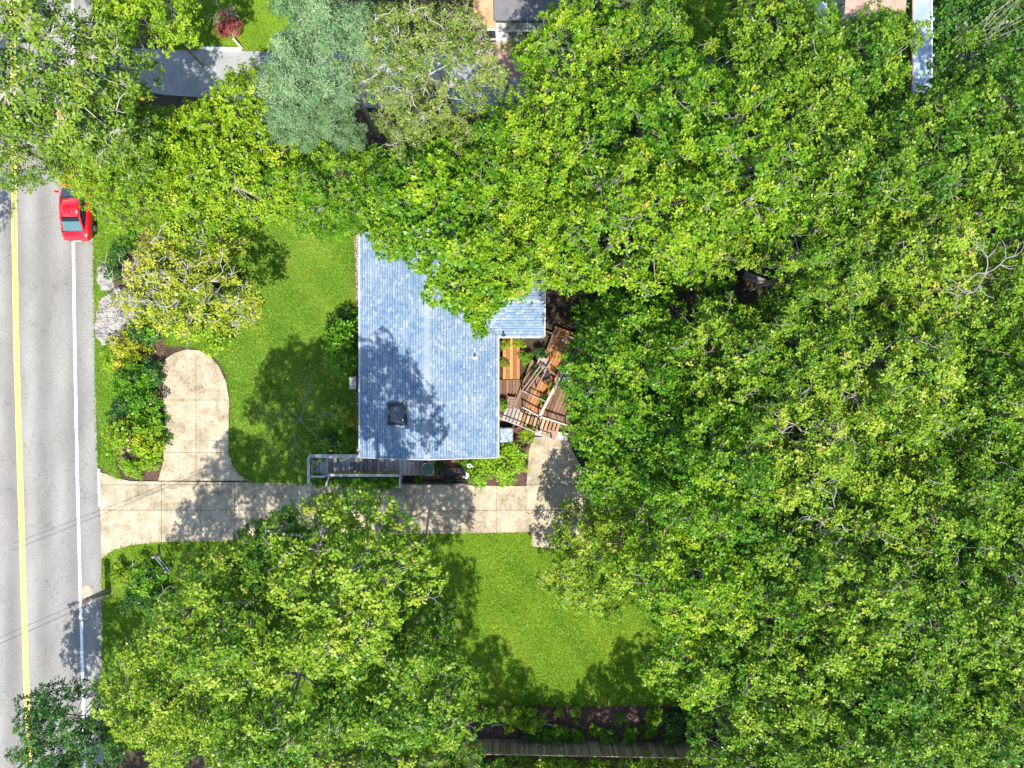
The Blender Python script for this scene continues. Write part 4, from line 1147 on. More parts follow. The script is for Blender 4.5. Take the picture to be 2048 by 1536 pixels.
# neighbour's oval bed with a red maple shrub, white edging board
sheet('mulch_bed', wpoly(smooth_poly([(450, 18), (462, 5), (474, 22), (478, 70), (460, 76), (445, 66), (424, 38)], 2)), .017, M['bedstone'])
mb = MB(); c = P(444, 97.5, .15); mb.cbox((*c, .13), (2.35, .15, .22), math.radians(-1.5)); ob = mb.build('edging_board', M['white']); tag(ob, 'long white timber edging along the grass above the neighbour driveway', 'edging')
mb = MB(); mb.beam(PV(466, 77, .5), PV(484, 97, .2), .09, .06); ob = mb.build('white_board', M['white']); tag(ob, 'thin white board leaning from the oval bed to the edging', 'board')

# neighbour's house at the top edge
nh = thing('neighbour_house', (*P(1010, 20), 0), 'white neighbouring house with dark roof and a lower orange-brown porch roof', 'house')
xa = P(992, 0, 2.8)[0]; xb = P(1180, 0, 2.8)[0]; yw = P(0, 84, 0)[1]; ye_ = P(0, 36, 2.9)[1]
mb = MB(); mb.box(((xa + xb) / 2, yw + 3.5, 1.4), (xb - xa, 7, 2.8)); mb.build('wall', M['white'], nh)
mb = MB(); mb.v = [(xa - .1, yw - .12, 2.82), (xb, yw - .12, 2.82), (xb, yw + 3.6, 4.1), (xa - .1, yw + 3.6, 4.1), (xa - .1, yw + 7.3, 2.82), (xb, yw + 7.3, 2.82)]
mb.v += [(x, y, z - .1) for x, y, z in mb.v[:6]]; mb.f = [(0, 1, 2, 3), (3, 2, 5, 4), (6, 7, 1, 0), (0, 3, 9, 6), (3, 4, 10, 9), (1, 7, 8, 2), (2, 8, 11, 5)]
mb.build('roof', M['roof_dark'], nh)
mb = MB(); mb.box(((xa + xb) / 2, yw - .14, 2.76), (xb - xa, .05, .16)); mb.build('gutter', M['flashing'], nh)
# big glazed bay, small windows
mb = MB(); mb.box((xa + 1.6, yw - .02, 2.1), (2.2, .08, .9)); wf = mb.build('window', M['white'], nh)
for i in range(2):
    mb = MB(); mb.box((xa + 1.08 + i * 1.05, yw - .07, 2.1), (.95, .03, .75)); mb.build('pane', M['glaze'], wf)
for i, xx in enumerate((xa + .95, xa + 1.75)):
    mb = MB(); mb.box((xx, yw - .02, 1.05), (.62, .09, .85)); wf = mb.build('window', M['white'], nh)
    mb = MB(); mb.box((xx, yw - .075, 1.05), (.5, .03, .72)); mb.build('pane', M['screen'] if i == 0 else M['winglass'], wf)
# porch with orange roof
xo0 = P(946, 0, 2.2)[0]; xo1 = P(992.5, 0, 2.4)[0] - .02
mb = MB(); mb.v = [(xo0, yw - .1, 1.95), (xo1, yw - .1, 1.95), (xo1, yw + 6, 2.9), (xo0, yw + 6, 2.9)]; mb.v += [(x, y, z - .1) for x, y, z in mb.v[:4]]
mb.f = [(0, 1, 2, 3), (4, 7, 6, 5), (0, 4, 5, 1), (1, 5, 6, 2), (2, 6, 7, 3), (3, 7, 4, 0)]; mb.build('porch_roof', M['roof_orange'], nh)
mb = MB(); mb.box(((xo0 + xo1) / 2 + .2, yw + 2.9, .9), (xo1 - xo0 - .5, 5.6, 1.75)); mb.build('porch_wall', M['white'], nh)
aw = MB(); acx = (xo0 + xo1) / 2 + .35
for i in range(12):
    t0 = math.pi * i / 12; t1 = math.pi * (i + 1) / 12
    aw.beam((acx - math.cos(t0) * .95, yw + .04, .35 + math.sin(t0) * 1.15), (acx - math.cos(t1) * .95, yw + .04, .35 + math.sin(t1) * 1.15), .09, .1)
for dx in (-.35, .3): aw.beam((acx + dx, yw + .04, .1), (acx + dx, yw + .04, 1.38), .07, .07)
wf = aw.build('arched_window', M['white'], nh)
gl = MB(); gl.v = [(acx - math.cos(math.pi * i / 12) * .92, yw + .06, .35 + math.sin(math.pi * i / 12) * 1.1) for i in range(13)]; gl.f = [tuple(range(13))]; gl.build('pane', M['winglass'], wf)

# far neighbour: long pale blue-grey walkway roof and brown roof
fr = thing('walkway_roof', (*P(1843, 90), 0), 'long narrow pale blue-grey metal roof strip at the top right', 'roof')
x0, y0 = P(1826, 190, 2.3); x1, y1 = P(1862, -70, 2.3)
mb = MB(); mb.box(((x0 + x1) / 2, (y0 + y1) / 2, 2.25), (x1 - x0, y1 - y0, .08)); mb.build('roof_panel', M['metal_roof'], fr)
mb = MB(); mb.box((x1 + .03, (y0 + y1) / 2, 2.28), (.06, y1 - y0, .14)); mb.build('edge_trim', M['white'], fr)
mb = MB(); mb.box((x0 - .03, (y0 + y1) / 2, 2.28), (.06, y1 - y0, .14)); mb.build('edge_trim', M['roof_brown'], fr)
for i in range(4):
    mb = MB(); mb.box(((x0 + x1) / 2, y0 + .4 + i * 2, 1.1), (.1, .1, 2.2)); mb.build('post', M['white'], fr)
for yy in (75, 112, 40):
    mb = MB(); mb.box((x1 + .06, P(0, yy, 2.3)[1], 2.38), (.12, .12, .1)); mb.build('cap', M['white'], fr)
fb = thing('brown_roofed_shed', (*P(1770, -20), 0), 'low building with dusty brown roof at the top edge left of the pale strip', 'shed')
x0, y0 = P(1690, 25, 2.4); x1, y1 = P(1812, -120, 2.4)
mb = MB(); mb.box(((x0 + x1) / 2, (y0 + y1) / 2, 1.15), (x1 - x0 - .3, y1 - y0 - .3, 2.3)); mb.build('wall', M['offwhite'], fb)
mb = MB(); mb.v = [(x0, y0, 2.35), (x1, y0, 2.35), (x1, y1, 3.0), (x0, y1, 3.0)]; mb.v += [(a, b, c - .1) for a, b, c in mb.v]; mb.f = [(0, 1, 2, 3), (4, 7, 6, 5), (0, 4, 5, 1), (1, 5, 6, 2), (2, 6, 7, 3), (3, 7, 4, 0)]; mb.build('roof', M['roof_brown'], fb)
mb = MB(); x0, y0 = P(1632, 60, 2.6); x1, y1 = P(1656, -60, 2.6); mb.box(((x0 + x1) / 2, (y0 + y1) / 2, 2.5), (x1 - x0, y1 - y0, .1)); mb.box(((x0 + x1) / 2, (y0 + y1) / 2, 1.22), (.1, y1 - y0, 2.44)); ob = mb.build('metal_awning', M['metal_roof']); tag(ob, 'small blue-grey metal awning glimpsed between tree crowns at the top', 'awning')

# dry stems at the top right corner
bp_ = thing('brush_pile', (*P(1950, 80), 0), 'fan of long dry pale stems leaning in the dark gap at the top right corner', 'branches')
rr = random.Random(12)
for i in range(20):
    if i < 15:
        ax, ay = 1900 + rr.uniform(-20, 40), 120 + rr.uniform(-40, 30); bx, by = 2060 + rr.uniform(-60, 60), 0 + rr.uniform(-60, 90)
    else:
        ax, ay = 1880 + rr.uniform(0, 60), 30 + rr.uniform(-20, 60); bx, by = ax + rr.uniform(-10, 60), ay + rr.uniform(40, 110)
    a = PV(ax, ay, .8 + rr.random()); b = PV(bx, by, 3.4 + rr.random() * 2); m_ = a.lerp(b, .5) + Vector((rr.gauss(0, .1), rr.gauss(0, .1), .15))
    mb = MB(); mb.tube([a, a.lerp(m_, .5), m_, m_.lerp(b, .5), b], [.022, .022, .02, .016, .01], 5); mb.build('stem', M['bark'], bp_)
# fallen log in the forest hollow
mb = MB(); mb.tube([PV(1488, 548, .4), PV(1505, 556, .45), PV(1525, 562, .4), PV(1548, 574, .35)], [.22, .24, .2, .16], 9)
ob = mb.build('fallen_log', M['pole'], None, True); tag(ob, 'grey fallen log in the dark hollow of the woodland', 'log')

# back fence
fn = thing('board_fence', (*P(1190, 1482), 0), 'weathered brown vertical-board fence behind the planting bed at the bottom', 'fence')
fa = Vector(P(940, 1477)); fb_ = Vector(P(1470, 1487)); L = (fb_ - fa).length; d = (fb_ - fa).normalized(); ang = math.atan2(d.y, d.x)
pk = MB(); pk.cbox((0, 0, .9), (.138, .022, 1.8), 0, .01); pkm = bpy.data.meshes.new('board'); pkm.from_pydata(pk.v, [], pk.f); pkm.materials.append(M['fence'])
nb = int(L / .146)
for i in range(nb):
    p = fa + d * (i * .146 + .07); link('board', pkm, fn, (p.x - fn.location.x, p.y - fn.location.y, random.uniform(-.012, .012)), (random.uniform(-.008, .008), random.uniform(-.01, .01), ang))
for zz in (.35, 1.5):
    mb = MB(); nn = Vector((-d.y, d.x)) * -.04; mb.beam((fa.x + nn.x, fa.y + nn.y, zz), (fb_.x + nn.x, fb_.y + nn.y, zz), .04, .09); mb.build('rail', M['fence'], fn)
mb = MB(); mb.beam((fa.x, fa.y, 1.83), (fb_.x, fb_.y, 1.83), .05, .03); mb.build('cap_rail', M['fence'], fn)
mb = MB(); c = P(998, 1450, .2); mb.cbox((*c, .12), (.9, .08, .18), .1); ob = mb.build('plank_edging', M['rail_pale']); tag(ob, 'short pale plank lying at the left end of the bottom planting bed', 'plank')
mb = MB(); mb.tube([PV(1088, 1448, .15), PV(1100, 1449, .2), PV(1108, 1452, .15)], .035, 6); ob = mb.build('pale_stick', M['pale_bark']); tag(ob, 'short pale stick on the sunlit part of the bottom bed', 'stick')

# ------------------------------------------------------------ TREES
G = dict(sep=.80, clump=.66, tufts=26, K=9, leaf=.165, aspect=.68, lower=.85, lobes=1.5, flat=1.0, shoots=2.5, twigfrac=.15, irr=.22)
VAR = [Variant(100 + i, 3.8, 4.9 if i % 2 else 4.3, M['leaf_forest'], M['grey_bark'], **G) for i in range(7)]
VFINE = [Variant(200 + i, 3.6, 2.6, M['leaf_bright'], sep=.62, clump=.55, tufts=22, K=9, leaf=.14, lobes=.5, lower=.9, shoots=0, twigfrac=.1) for i in range(2)]
VSPARSE = [Variant(300 + i, 3.9, 3.0, M['leaf_olive'], M['pale_bark'], sep=.80, clump=.66, tufts=24, K=8, leaf=.19, aspect=.55, lower=.5, shoots=3, twigfrac=.6, twigr=.02, limbr=.075, irr=.3) for i in range(2)]
VPALE = Variant(310, 3.8, 3.6, M['leaf_pale'], M['pale_bark'], sep=.80, clump=.64, tufts=25, K=8, leaf=.17, aspect=.55, lower=.6, shoots=4, twigfrac=.6, twigr=.018, limbr=.07, irr=.25)
VYEL = Variant(320, 3.2, 2.2, M['leaf_yellow'], M['pale_bark'], sep=.66, clump=.56, tufts=17, K=7, leaf=.17, aspect=.6, lower=.35, shoots=14, twigfrac=1.0, twigr=.018, limbr=.05, irr=.22)
VCON = Variant(330, 3.6, 5.5, M['leaf_conifer'], M['bark'], sep=.85, clump=.74, tufts=52, K=13, leaf=.24, aspect=.2, lower=.6, shoots=0, twigfrac=.1, irr=.45, lobes=1.1, flat=.55, jitter=.55, spread=1.0)
VSHR = [Variant(400 + i, .85, 1.0, M['leaf_shrub'], M['bark'], sep=.42, clump=.34, tufts=19, K=7, leaf=.13, aspect=.68, lower=.4, shoots=0, twigfrac=.2, limbr=.03, twigr=.008, lobes=.1) for i in range(3)]
VBIG = Variant(410, .9, .9, M['leaf_lime'], M['bark'], sep=.40, clump=.32, tufts=11, K=6, leaf=.17, aspect=.75, lower=.3, shoots=0, twigfrac=.2, limbr=.03, twigr=.008, lobes=.1)
VEDGE = Variant(500, 4.1, 3.8, M['leaf_green'], M['bark'], sep=.8, clump=.72, tufts=34, K=9, leaf=.185, aspect=.8, irr=.14, lobes=1.0, lower=.8, flat=.75, shoots=2,
                extra=[(.35 + .12 * i, -3.8 - .42 * i, -1.9 + .05 * i, 0, .8 - .1 * i) for i in range(4)] + [(-.5, -3.7, -1.8, 0, .8), (1.0, -3.9, -1.8, 0, .7)])
VCON2 = VCON

k = 0
zr = random.Random(41)
def T(px, py, r, z, label, mat=None, var=None, **kw):  # placed by where the crown stands above the ground
    global k
    v = var or VAR[k % len(VAR)]; k += 1
    if px > 1130 and 'wood' in str(kw.get('group')): z += zr.uniform(-1.3, 1.1)
    return tree(v, px, py, r, z, label, mat=mat, **kw)
GW = 'trees of the closed woodland'
FOREST = [
 (1172, 118, 132, 11, 'leafy tree standing in front of the white neighbouring house'),
 (1275, 55, 112, 11, 'leafy tree at the top edge just left of the narrow bright lawn gap'),
 (1540, 95, 132, 11, 'leafy tree at the top edge just right of the narrow bright lawn gap'),
 (1692, 130, 128, 10, 'leafy tree whose right side hides the pale blue-grey roof strip'),
 (1610, 225, 120, 11, 'leafy tree right of and below the metal awning'),
 (1300, 245, 145, 11.5, 'leafy tree just below the grey drive showing under the lawn gap'),
 (1105, 300, 135, 11, 'leafy tree right of the pale-branched oak, north of the house wing'),
 (1475, 330, 155, 12.5, 'tall tree a little above the dark hollow with the fallen log'),
 (1680, 360, 150, 11.5, 'leafy tree upper right of the fallen log hollow'),
 (1850, 320, 145, 11, 'leafy tree just below the lower end of the pale roof strip'),
 (1985, 205, 135, 11, 'leafy tree below the fan of dry stems'),
 (2060, 400, 150, 11, 'leafy tree cut by the right edge, second below the dry stems'),
 (1255, 440, 155, 12, 'tall tree northeast of the house wing'),
 (1075, 470, 130, 10.5, 'leafy tree whose lower leaves touch the end of the wing roof'),
 (1650, 520, 118, 11, 'leafy tree immediately right of the fallen log hollow'),
 (1810, 530, 145, 11.5, 'leafy tree two crowns right of the fallen log hollow'),
 (1950, 640, 140, 11, 'leafy tree near the right edge level with the back deck'),
 (1400, 470, 110, 10, 'leafy tree immediately left of the fallen log hollow'),
 (1255, 745, 138, 10.5, 'leafy tree overhanging the east side of the back deck'),
 (1440, 735, 140, 11.5, 'leafy tree below left of the fallen log hollow'),
 (1590, 700, 128, 11, 'leafy tree directly below the fallen log hollow'),
 (1765, 745, 150, 12, 'tall tree midway between the back deck and the right edge'),
 (1900, 835, 135, 11, 'leafy tree near the right edge just below deck level'),
 (2055, 770, 140, 11, 'leafy tree cut by the right edge level with the skylight'),
 (1308, 888, 138, 10.5, 'leafy tree shading the upper end of the rear driveway'),
 (1425, 950, 145, 12, 'tall tree one crown in from the rear driveway'),
 (1590, 895, 140, 11, 'leafy tree with dead branches, right of the rear driveway woods'),
 (1745, 965, 148, 11.5, 'leafy tree in the middle right woodland, level with the front porch'),
 (1905, 1020, 140, 11, 'leafy tree near the right edge level with the driveway'),
 (2060, 990, 135, 11, 'leafy tree cut by the right edge level with the driveway'),
 (1192, 1118, 114, 5.5, 'low tree whose dark leaves overhang the east end of the driveway'),
 (1370, 1130, 140, 11, 'leafy tree right above the corner of the lower lawn'),
 (1545, 1110, 148, 12, 'tall tree two crowns right of the driveway end'),
 (1705, 1170, 145, 11, 'leafy tree three crowns right of the driveway end'),
 (1865, 1220, 142, 11.5, 'leafy tree near the lower right, beside the right edge pair'),
 (2025, 1215, 140, 11, 'leafy tree cut by the right edge in the lower third'),
 (1435, 1300, 135, 10.5, 'leafy tree directly east of the shaded part of the lower lawn'),
 (1590, 1320, 145, 11.5, 'leafy tree one crown in from the lower lawn'),
 (1755, 1375, 145, 11, 'leafy tree two crowns in from the lower lawn'),
 (1925, 1420, 142, 11, 'leafy tree in the bottom right corner of the woodland'),
 (1510, 1465, 125, 10, 'leafy tree at the right end of the board fence'),
 (1650, 1520, 135, 11, 'leafy tree at the bottom edge one crown right of the fence end'),
 (2075, 1400, 130, 11, 'leafy tree cut by the right edge near the bottom'),
 (1815, 1580, 135, 11, 'leafy tree at the bottom edge two crowns right of the fence end'),
]
for (px, py, r, z, lb) in FOREST:
    T(px, py, r, z, lb, group=GW, mat=(M['leaf_green'] if (px < 1500 and random.random() < .6) else None))
GS = 'trees beyond the south lawn'
for (px, py, r, z, lb) in [
 (682, 1165, 176, 14.3, 'large tree reaching up to the driveway south of the house'),
 (450, 1250, 148, 14.5, 'tree standing right of the roadside pole'),
 (340, 1395, 132, 12.5, 'tree at the lower left close to the road'),
 (560, 1400, 168, 13, 'tree in the middle of the lower left group'),
 (785, 1375, 158, 11.5, 'large tree beside the shaded left edge of the lower lawn'),
 (430, 1560, 140, 10, 'tree cut by the bottom edge near the dark road tree'),
 (680, 1590, 145, 10.5, 'tree cut by the bottom edge in the middle of the left group'),
 (870, 1560, 98, 10, 'tree at the left end of the board fence'),
 (545, 1118, 96, 13.5, 'tree overlapping the left shoulder of the large tree by the driveway'),
 (295, 1335, 80, 8.5, 'low tree touching the road verge below the dark bushes'),
 (850, 1250, 74, 9.5, 'tree at the right shoulder of the lower left group, beside the lawn')]:
    T(px, py, r, z, lb, group=GS)
T(130, 1475, 105, 5.0, 'dark low tree leaning over the road in the bottom left corner', mat=M['leaf_dark'], var=VAR[2])
# top left
T(70, 110, 190, 12, 'sparse olive street tree with pale limbs over the road at the top left', var=VSPARSE[0])
T(15, 285, 105, 10, 'sparse tree at the left edge over the yellow road line', var=VSPARSE[1], mat=M['leaf_olive'])
T(190, 190, 140, 9, 'olive tree left of the neighbour driveway mouth', var=VSPARSE[1])
T(290, 5, 104, 10, 'bright green tree at the top edge beside the neighbour lawn', mat=M['leaf_bright'])
T(225, 345, 98, 5.5, 'fine-leaved yellow-green tree over the front of the red car', var=VFINE[0])
T(345, 340, 146, 6.0, 'fine-leaved yellow-green tree right of the red car', var=VFINE[1])
T(235, 275, 112, 6.0, 'fine-leaved yellow-green tree below the neighbour driveway mouth', var=VFINE[1])
T(165, 285, 90, 7.0, 'fine-leaved green tree between the street tree and the red car', var=VFINE[1], mat=M['leaf_bright'])
T(420, 365, 92, 5.5, 'fine-leaved yellow-green tree directly above the yellowing tree', var=VFINE[0])
T(480, 300, 150, 7.0, 'bright yellow-green tree north of the front lawn', var=VFINE[0], mat=M['leaf_bright'])
T(560, 360, 80, 6.0, 'dark green tree at the upper corner of the front lawn', mat=M['leaf_green'])
T(668, 105, 122, 11, 'tall blue-green conifer at the top beside the neighbour drive', var=VCON, name='conifer_tree')
T(625, 238, 82, 8, 'smaller blue-green conifer just south of the tall one', var=VCON, name='conifer_tree')
T(850, 120, 135, 12, 'pale-leaved oak with bare grey limbs near the neighbour house', var=VPALE)
T(850, 275, 105, 10, 'smaller pale-leaved oak north of the house roof', var=VPALE)
T(675, 375, 100, 7.5, 'dark green tree at the north corner of the front lawn and roof', mat=M['leaf_green'])
tree(VEDGE, 925, 430, 182, 9.5, 'large tree overhanging the north end of the shingle roof', mat=M['leaf_green'], rz=0.0)
T(1022, 525, 66, 9, 'small leafy tree covering the north slope of the wing roof', mat=M['leaf_green'])
T(800, 395, 100, 9, 'leafy tree covering the northwest corner of the roof', mat=M['leaf_green'])
T(1020, 350, 120, 10.5, 'leafy tree behind the tree that overhangs the roof', mat=M['leaf_green'])
T(372, 566, 128, 5.5, 'yellowing small tree with bleached twigs above the driveway loop', var=VYEL, name='yellow_tree')

for (a, b, z0, n_, sd_, lb) in [(1428, 826, 12.7, 5, 31, 'bare grey dead tree reaching through the crowns level with the porch'), (1192, 473, 12.9, 4, 33, 'bare grey dead tree between the tall crowns northeast of the wing'),
    (1499, 976, 12.6, 4, 35, 'bare grey dead tree in the middle of the lower right woodland'), (1700, 610, 12.6, 4, 37, 'bare grey dead tree near the right edge of the woodland')]:
    dead_plant('dead_tree', a, b, z0, n_, 1.7, .045, lb, mat='grey_bark', seed=sd_, up=.12, cat='dead tree')
# outside the frame: neighbours of the same woods that throw the shadows seen on lawn and drive
OUT = [(8.3, -24.2, 3.4, 8.5), (-1.2, -25.2, 3.2, 11), (13.5, -26.5, 3.6, 10), (3.0, -28.5, 3.6, 10), (-8, -27.5, 3.8, 10), (-16, -27, 3.6, 10), (19, -28, 3.8, 11), (26.5, -28.2, 3.8, 11), (-23.5, -29, 3.4, 9),
       (34, -22, 3.6, 11), (34, -14, 3.6, 11), (34.5, -6, 3.6, 11), (34, 2, 3.6, 11), (34, 11, 3.6, 11), (33, 21, 3.6, 11), (8, 27, 3.6, 11), (16, 27, 3.6, 11), (-22, 26, 3.6, 11), (27, 27, 3.6, 11), (-33, 14, 3.6, 10), (-33, 5, 3.6, 10), (-34, -6, 3.4, 10)]
ORD = ['first', 'second', 'third', 'fourth', 'fifth', 'sixth', 'seventh', 'eighth', 'ninth', 'tenth']
def side(x, y): return 'b' if y < -20 and abs(x) < 30 else 't' if y > 20 and x < 30 else 'r' if x > 0 else 'l'
def outlabel(x, y):
    sd_ = side(x, y); row = sorted([(q[0] if sd_ in 'bt' else -q[1]) for q in OUT if side(q[0], q[1]) == sd_])
    i = row.index(x if sd_ in 'bt' else -y)
    return ORD[i] + {'b': ' tree from the left in the row below the bottom edge', 't': ' tree from the left in the row above the top edge', 'r': ' tree from the top in the row past the right edge', 'l': ' tree from the top in the row across the road'}[sd_]
for (x, y, r, z) in OUT:
    tree(VAR[k % 7], 0, 0, r, z, outlabel(x, y), world=(x, y), group='trees outside the view'); k += 1

# understorey below the woodland so gaps read green-dark
rng = np.random.default_rng(77)
fpoly = wpoly([(1110, 250), (1000, 90), (2200, -60), (2200, 1700), (1440, 1620), (1440, 1420), (1400, 1250), (1300, 1190), (1190, 1050), (1180, 930), (1140, 850), (1145, 650)])
n = 16000; a = np.array(fpoly); x = rng.uniform(a[:, 0].min(), a[:, 0].max(), n); y = rng.uniform(a[:, 1].min(), a[:, 1].max(), n); kk = inpoly(x, y, fpoly)
hole = (np.hypot(x - 14.8, y - 6.4) < 1.6) | (np.hypot(x - 10.3, y - 4.5) < 1.1)
kk &= ~hole; x = x[kk]; y = y[kk]; n = len(x)
tc = np.stack([x, y, rng.uniform(.1, 2.2, n)], 1)
V = rosettes(rng, tc, norm(rng.normal(size=(n, 3)) * .3 + [0, 0, 1]), 8, .24, .6)
ob = bpy.data.objects.new('undergrowth', np_quads('undergrowth', V, np.repeat(rng.normal(.5, .15, n), 8), M['leaf_shrub'])); COL.objects.link(ob)
tag(ob, 'dark green undergrowth on the woodland floor seen through gaps', 'undergrowth', kind='stuff')

# ------------------------------------------------------------ SHRUBS
def shrub(px, py, rpx, label, mat=None, var=None, h=None, group=None, name='shrub', cat='shrub'):
    global k
    v = var or VSHR[k % 3]; k += 1
    R = rpx * (CAMZ - 1) / F
    z = (h if h else .6 * R + .1)
    X, Y = P(px, py, z); s = R / v.R
    t = thing(name, (X, Y, 0), label, cat, group); rz = random.uniform(0, 6.28)
    if v.wood: link('stems', v.wood, t, (0, 0, z), (0, 0, rz), (s, s, s))
    link('foliage', v.leaf, t, (0, 0, z), (0, 0, rz), (s, s, s), mat)
    return t
GI = 'shrubs on the mulch island'
for (a, b, r, lb, m_) in [
 (265, 760, 34, 'green shrub near the top of the mulch island', None), (300, 750, 26, 'dark shrub at the island edge by the driveway loop', 'leaf_dark'),
 (240, 770, 20, 'small shrub at the upper left of the mulch island', None), (290, 800, 36, 'mounded green shrub below the top one of the island', None),
 (255, 830, 30, 'dark green shrub on the road side mid island', 'leaf_dark'), (300, 845, 30, 'green shrub mid island beside the driveway loop', None),
 (262, 875, 42, 'large yellow-green shrub low on the island', 'leaf_bright'), (300, 885, 32, 'yellow-green shrub beside the lower end of the loop', 'leaf_bright'),
 (252, 930, 15, 'small low plant left at the foot of the island', 'leaf_lime'), (275, 938, 16, 'small low plant centred at the foot of the island', 'leaf_lime'), (308, 925, 15, 'small low plant right at the foot of the island', 'leaf_lime'), (281, 953, 6, 'tiny single sprig at the very foot of the island', 'leaf_lime'),
 (250, 700, 32, 'yellowish straggly shrub below the large boulder', 'leaf_yellow'), (225, 720, 22, 'yellow-green straggly shrub at the verge', 'leaf_bright')]:
    shrub(a, b, r, lb, M[m_] if m_ else None, group=GI)
GN = 'shrubs beside the road bend'
for (a, b, r, lb, m_) in [(240, 505, 24, 'dark shrub north of the smaller boulder', 'leaf_dark'), (228, 545, 18, 'small spiky shrub beside the smaller boulder', 'leaf_dark'), (285, 660, 28, 'dark shrub between large boulder and yellow tree', 'leaf_dark'), (262, 470, 20, 'green shrub under the fine-leaved trees by the road', None),
   (430, 660, 42, 'green shrub below the yellow tree at the lawn', 'leaf_bright'), (330, 640, 40, 'green shrub under the yellow tree', None), (450, 580, 40, 'dark green shrub under the right side of the yellow tree', 'leaf_dark'), (380, 480, 46, 'dark shrub under the top of the yellow tree', 'leaf_dark'), (340, 560, 44, 'dark shrub under the left of the yellow tree', 'leaf_dark')]:
    shrub(a, b, r, lb, M[m_] if m_ else None, group=GN)
GWall = 'shrubs along the west wall'
for (a, b, r, lb, m_, h) in [(682, 685, 42, 'large dark glossy shrub against the west wall', None, 1.6), (697, 722, 26, 'glossy shrub just below the large one on the west wall', None, 1.0), (692, 640, 20, 'small dark shrub above the large wall shrub', 'leaf_dark', .6),
   (700, 838, 22, 'yellow-green plant at the foot of the west wall', 'leaf_yellow', .5), (640, 900, 20, 'low plant by the outer corner of the porch', None, .4), (625, 925, 13, 'small round plant left of the porch rail', 'leaf_bright', .3), (695, 890, 22, 'low green plant in the corner of wall and porch', None, .4), (665, 880, 16, 'low plant left of the corner plant at the porch', 'leaf_dark', .3)]:
    shrub(a, b, r, lb, M[m_] if m_ else None, h=h, group=GWall)
GP = 'plants along the porch front'
for i, (a, r, lb) in enumerate(((635, 11, 'leftmost low plant under the porch front'), (668, 11, 'second low plant from the left under the planter rail'), (692, 12, 'third low plant under the planter rail'), (715, 12, 'fourth low plant under the planter rail'), (742, 13, 'fifth low plant under the planter rail'), (765, 12, 'sixth low plant under the planter rail'), (785, 12, 'rightmost low plant under the planter rail'))):
    shrub(a, 963, r + 3, lb, h=.6, group=GP, mat=M['leaf_shrub'])
GC = 'plants at the southeast corner bed'
for (a, b, r, lb, m_, v) in [(1022, 903, 26, 'big-leaved lime shrub below the blue cover', 'leaf_lime', VBIG), (975, 925, 26, 'big-leaved lime shrub right of the white ring ornament', 'leaf_lime', VBIG), (1005, 935, 28, 'big-leaved lime shrub in the centre of the corner bed', 'leaf_lime', VBIG), (1035, 925, 20, 'lime shrub at the right of the corner bed', 'leaf_lime', VBIG),
   (960, 952, 20, 'yellowish lime shrub at the driveway edge of the corner bed', 'leaf_lime', VBIG), (1010, 958, 15, 'small lime plant at the driveway edge', 'leaf_lime', VBIG), (940, 925, 17, 'dark green bush behind the black bench', 'leaf_shrub', None), (950, 960, 14, 'dark green plant at the right end of the slatted screen', 'leaf_shrub', None), (1056, 870, 15, 'round bright green bush above the rear driveway corner', 'leaf_bright', None),
   (900, 958, 10, 'small plant behind the slatted screen', None, None), (878, 936, 12, 'fern-like plant beside the glass table', 'leaf_dark', None), (838, 960, 9, 'small plant at the left of the slatted screen', None, None)]:
    shrub(a, b, r, lb, M[m_] if m_ else None, var=v, group=GC)
GD = 'potted plants on the back deck'
for (a, b, r, lb, m_) in [(1037, 686, 12, 'green potted plant near the wing eave on the deck', 'leaf_bright'), (1049, 716, 12, 'tall green plant in the middle of the upper deck', 'leaf_shrub'), (1010, 690, 9, 'plant against the house at the top of the deck', 'leaf_bright'), (1009, 728, 9, 'yellow-green plant on the orange boards by the wall', 'leaf_yellow'), (1075, 740, 12, 'dark plant left of the low deck table', 'leaf_dark'), (1082, 708, 12, 'dark green plant above the low deck table', 'leaf_dark'), (1104, 775, 10, 'yellowish plant below the red clay pot', 'leaf_yellow'), (1004, 812, 10, 'plant between the house wall and the slatted crate', 'leaf_shrub'), (1087, 800, 9, 'small plant beside the pale diagonal rail', 'leaf_shrub')]:
    shrub(a, b, r, lb, M[m_], h=.75, group=GD)
GB = 'plants in the bottom planting bed'
rr = random.Random(5)
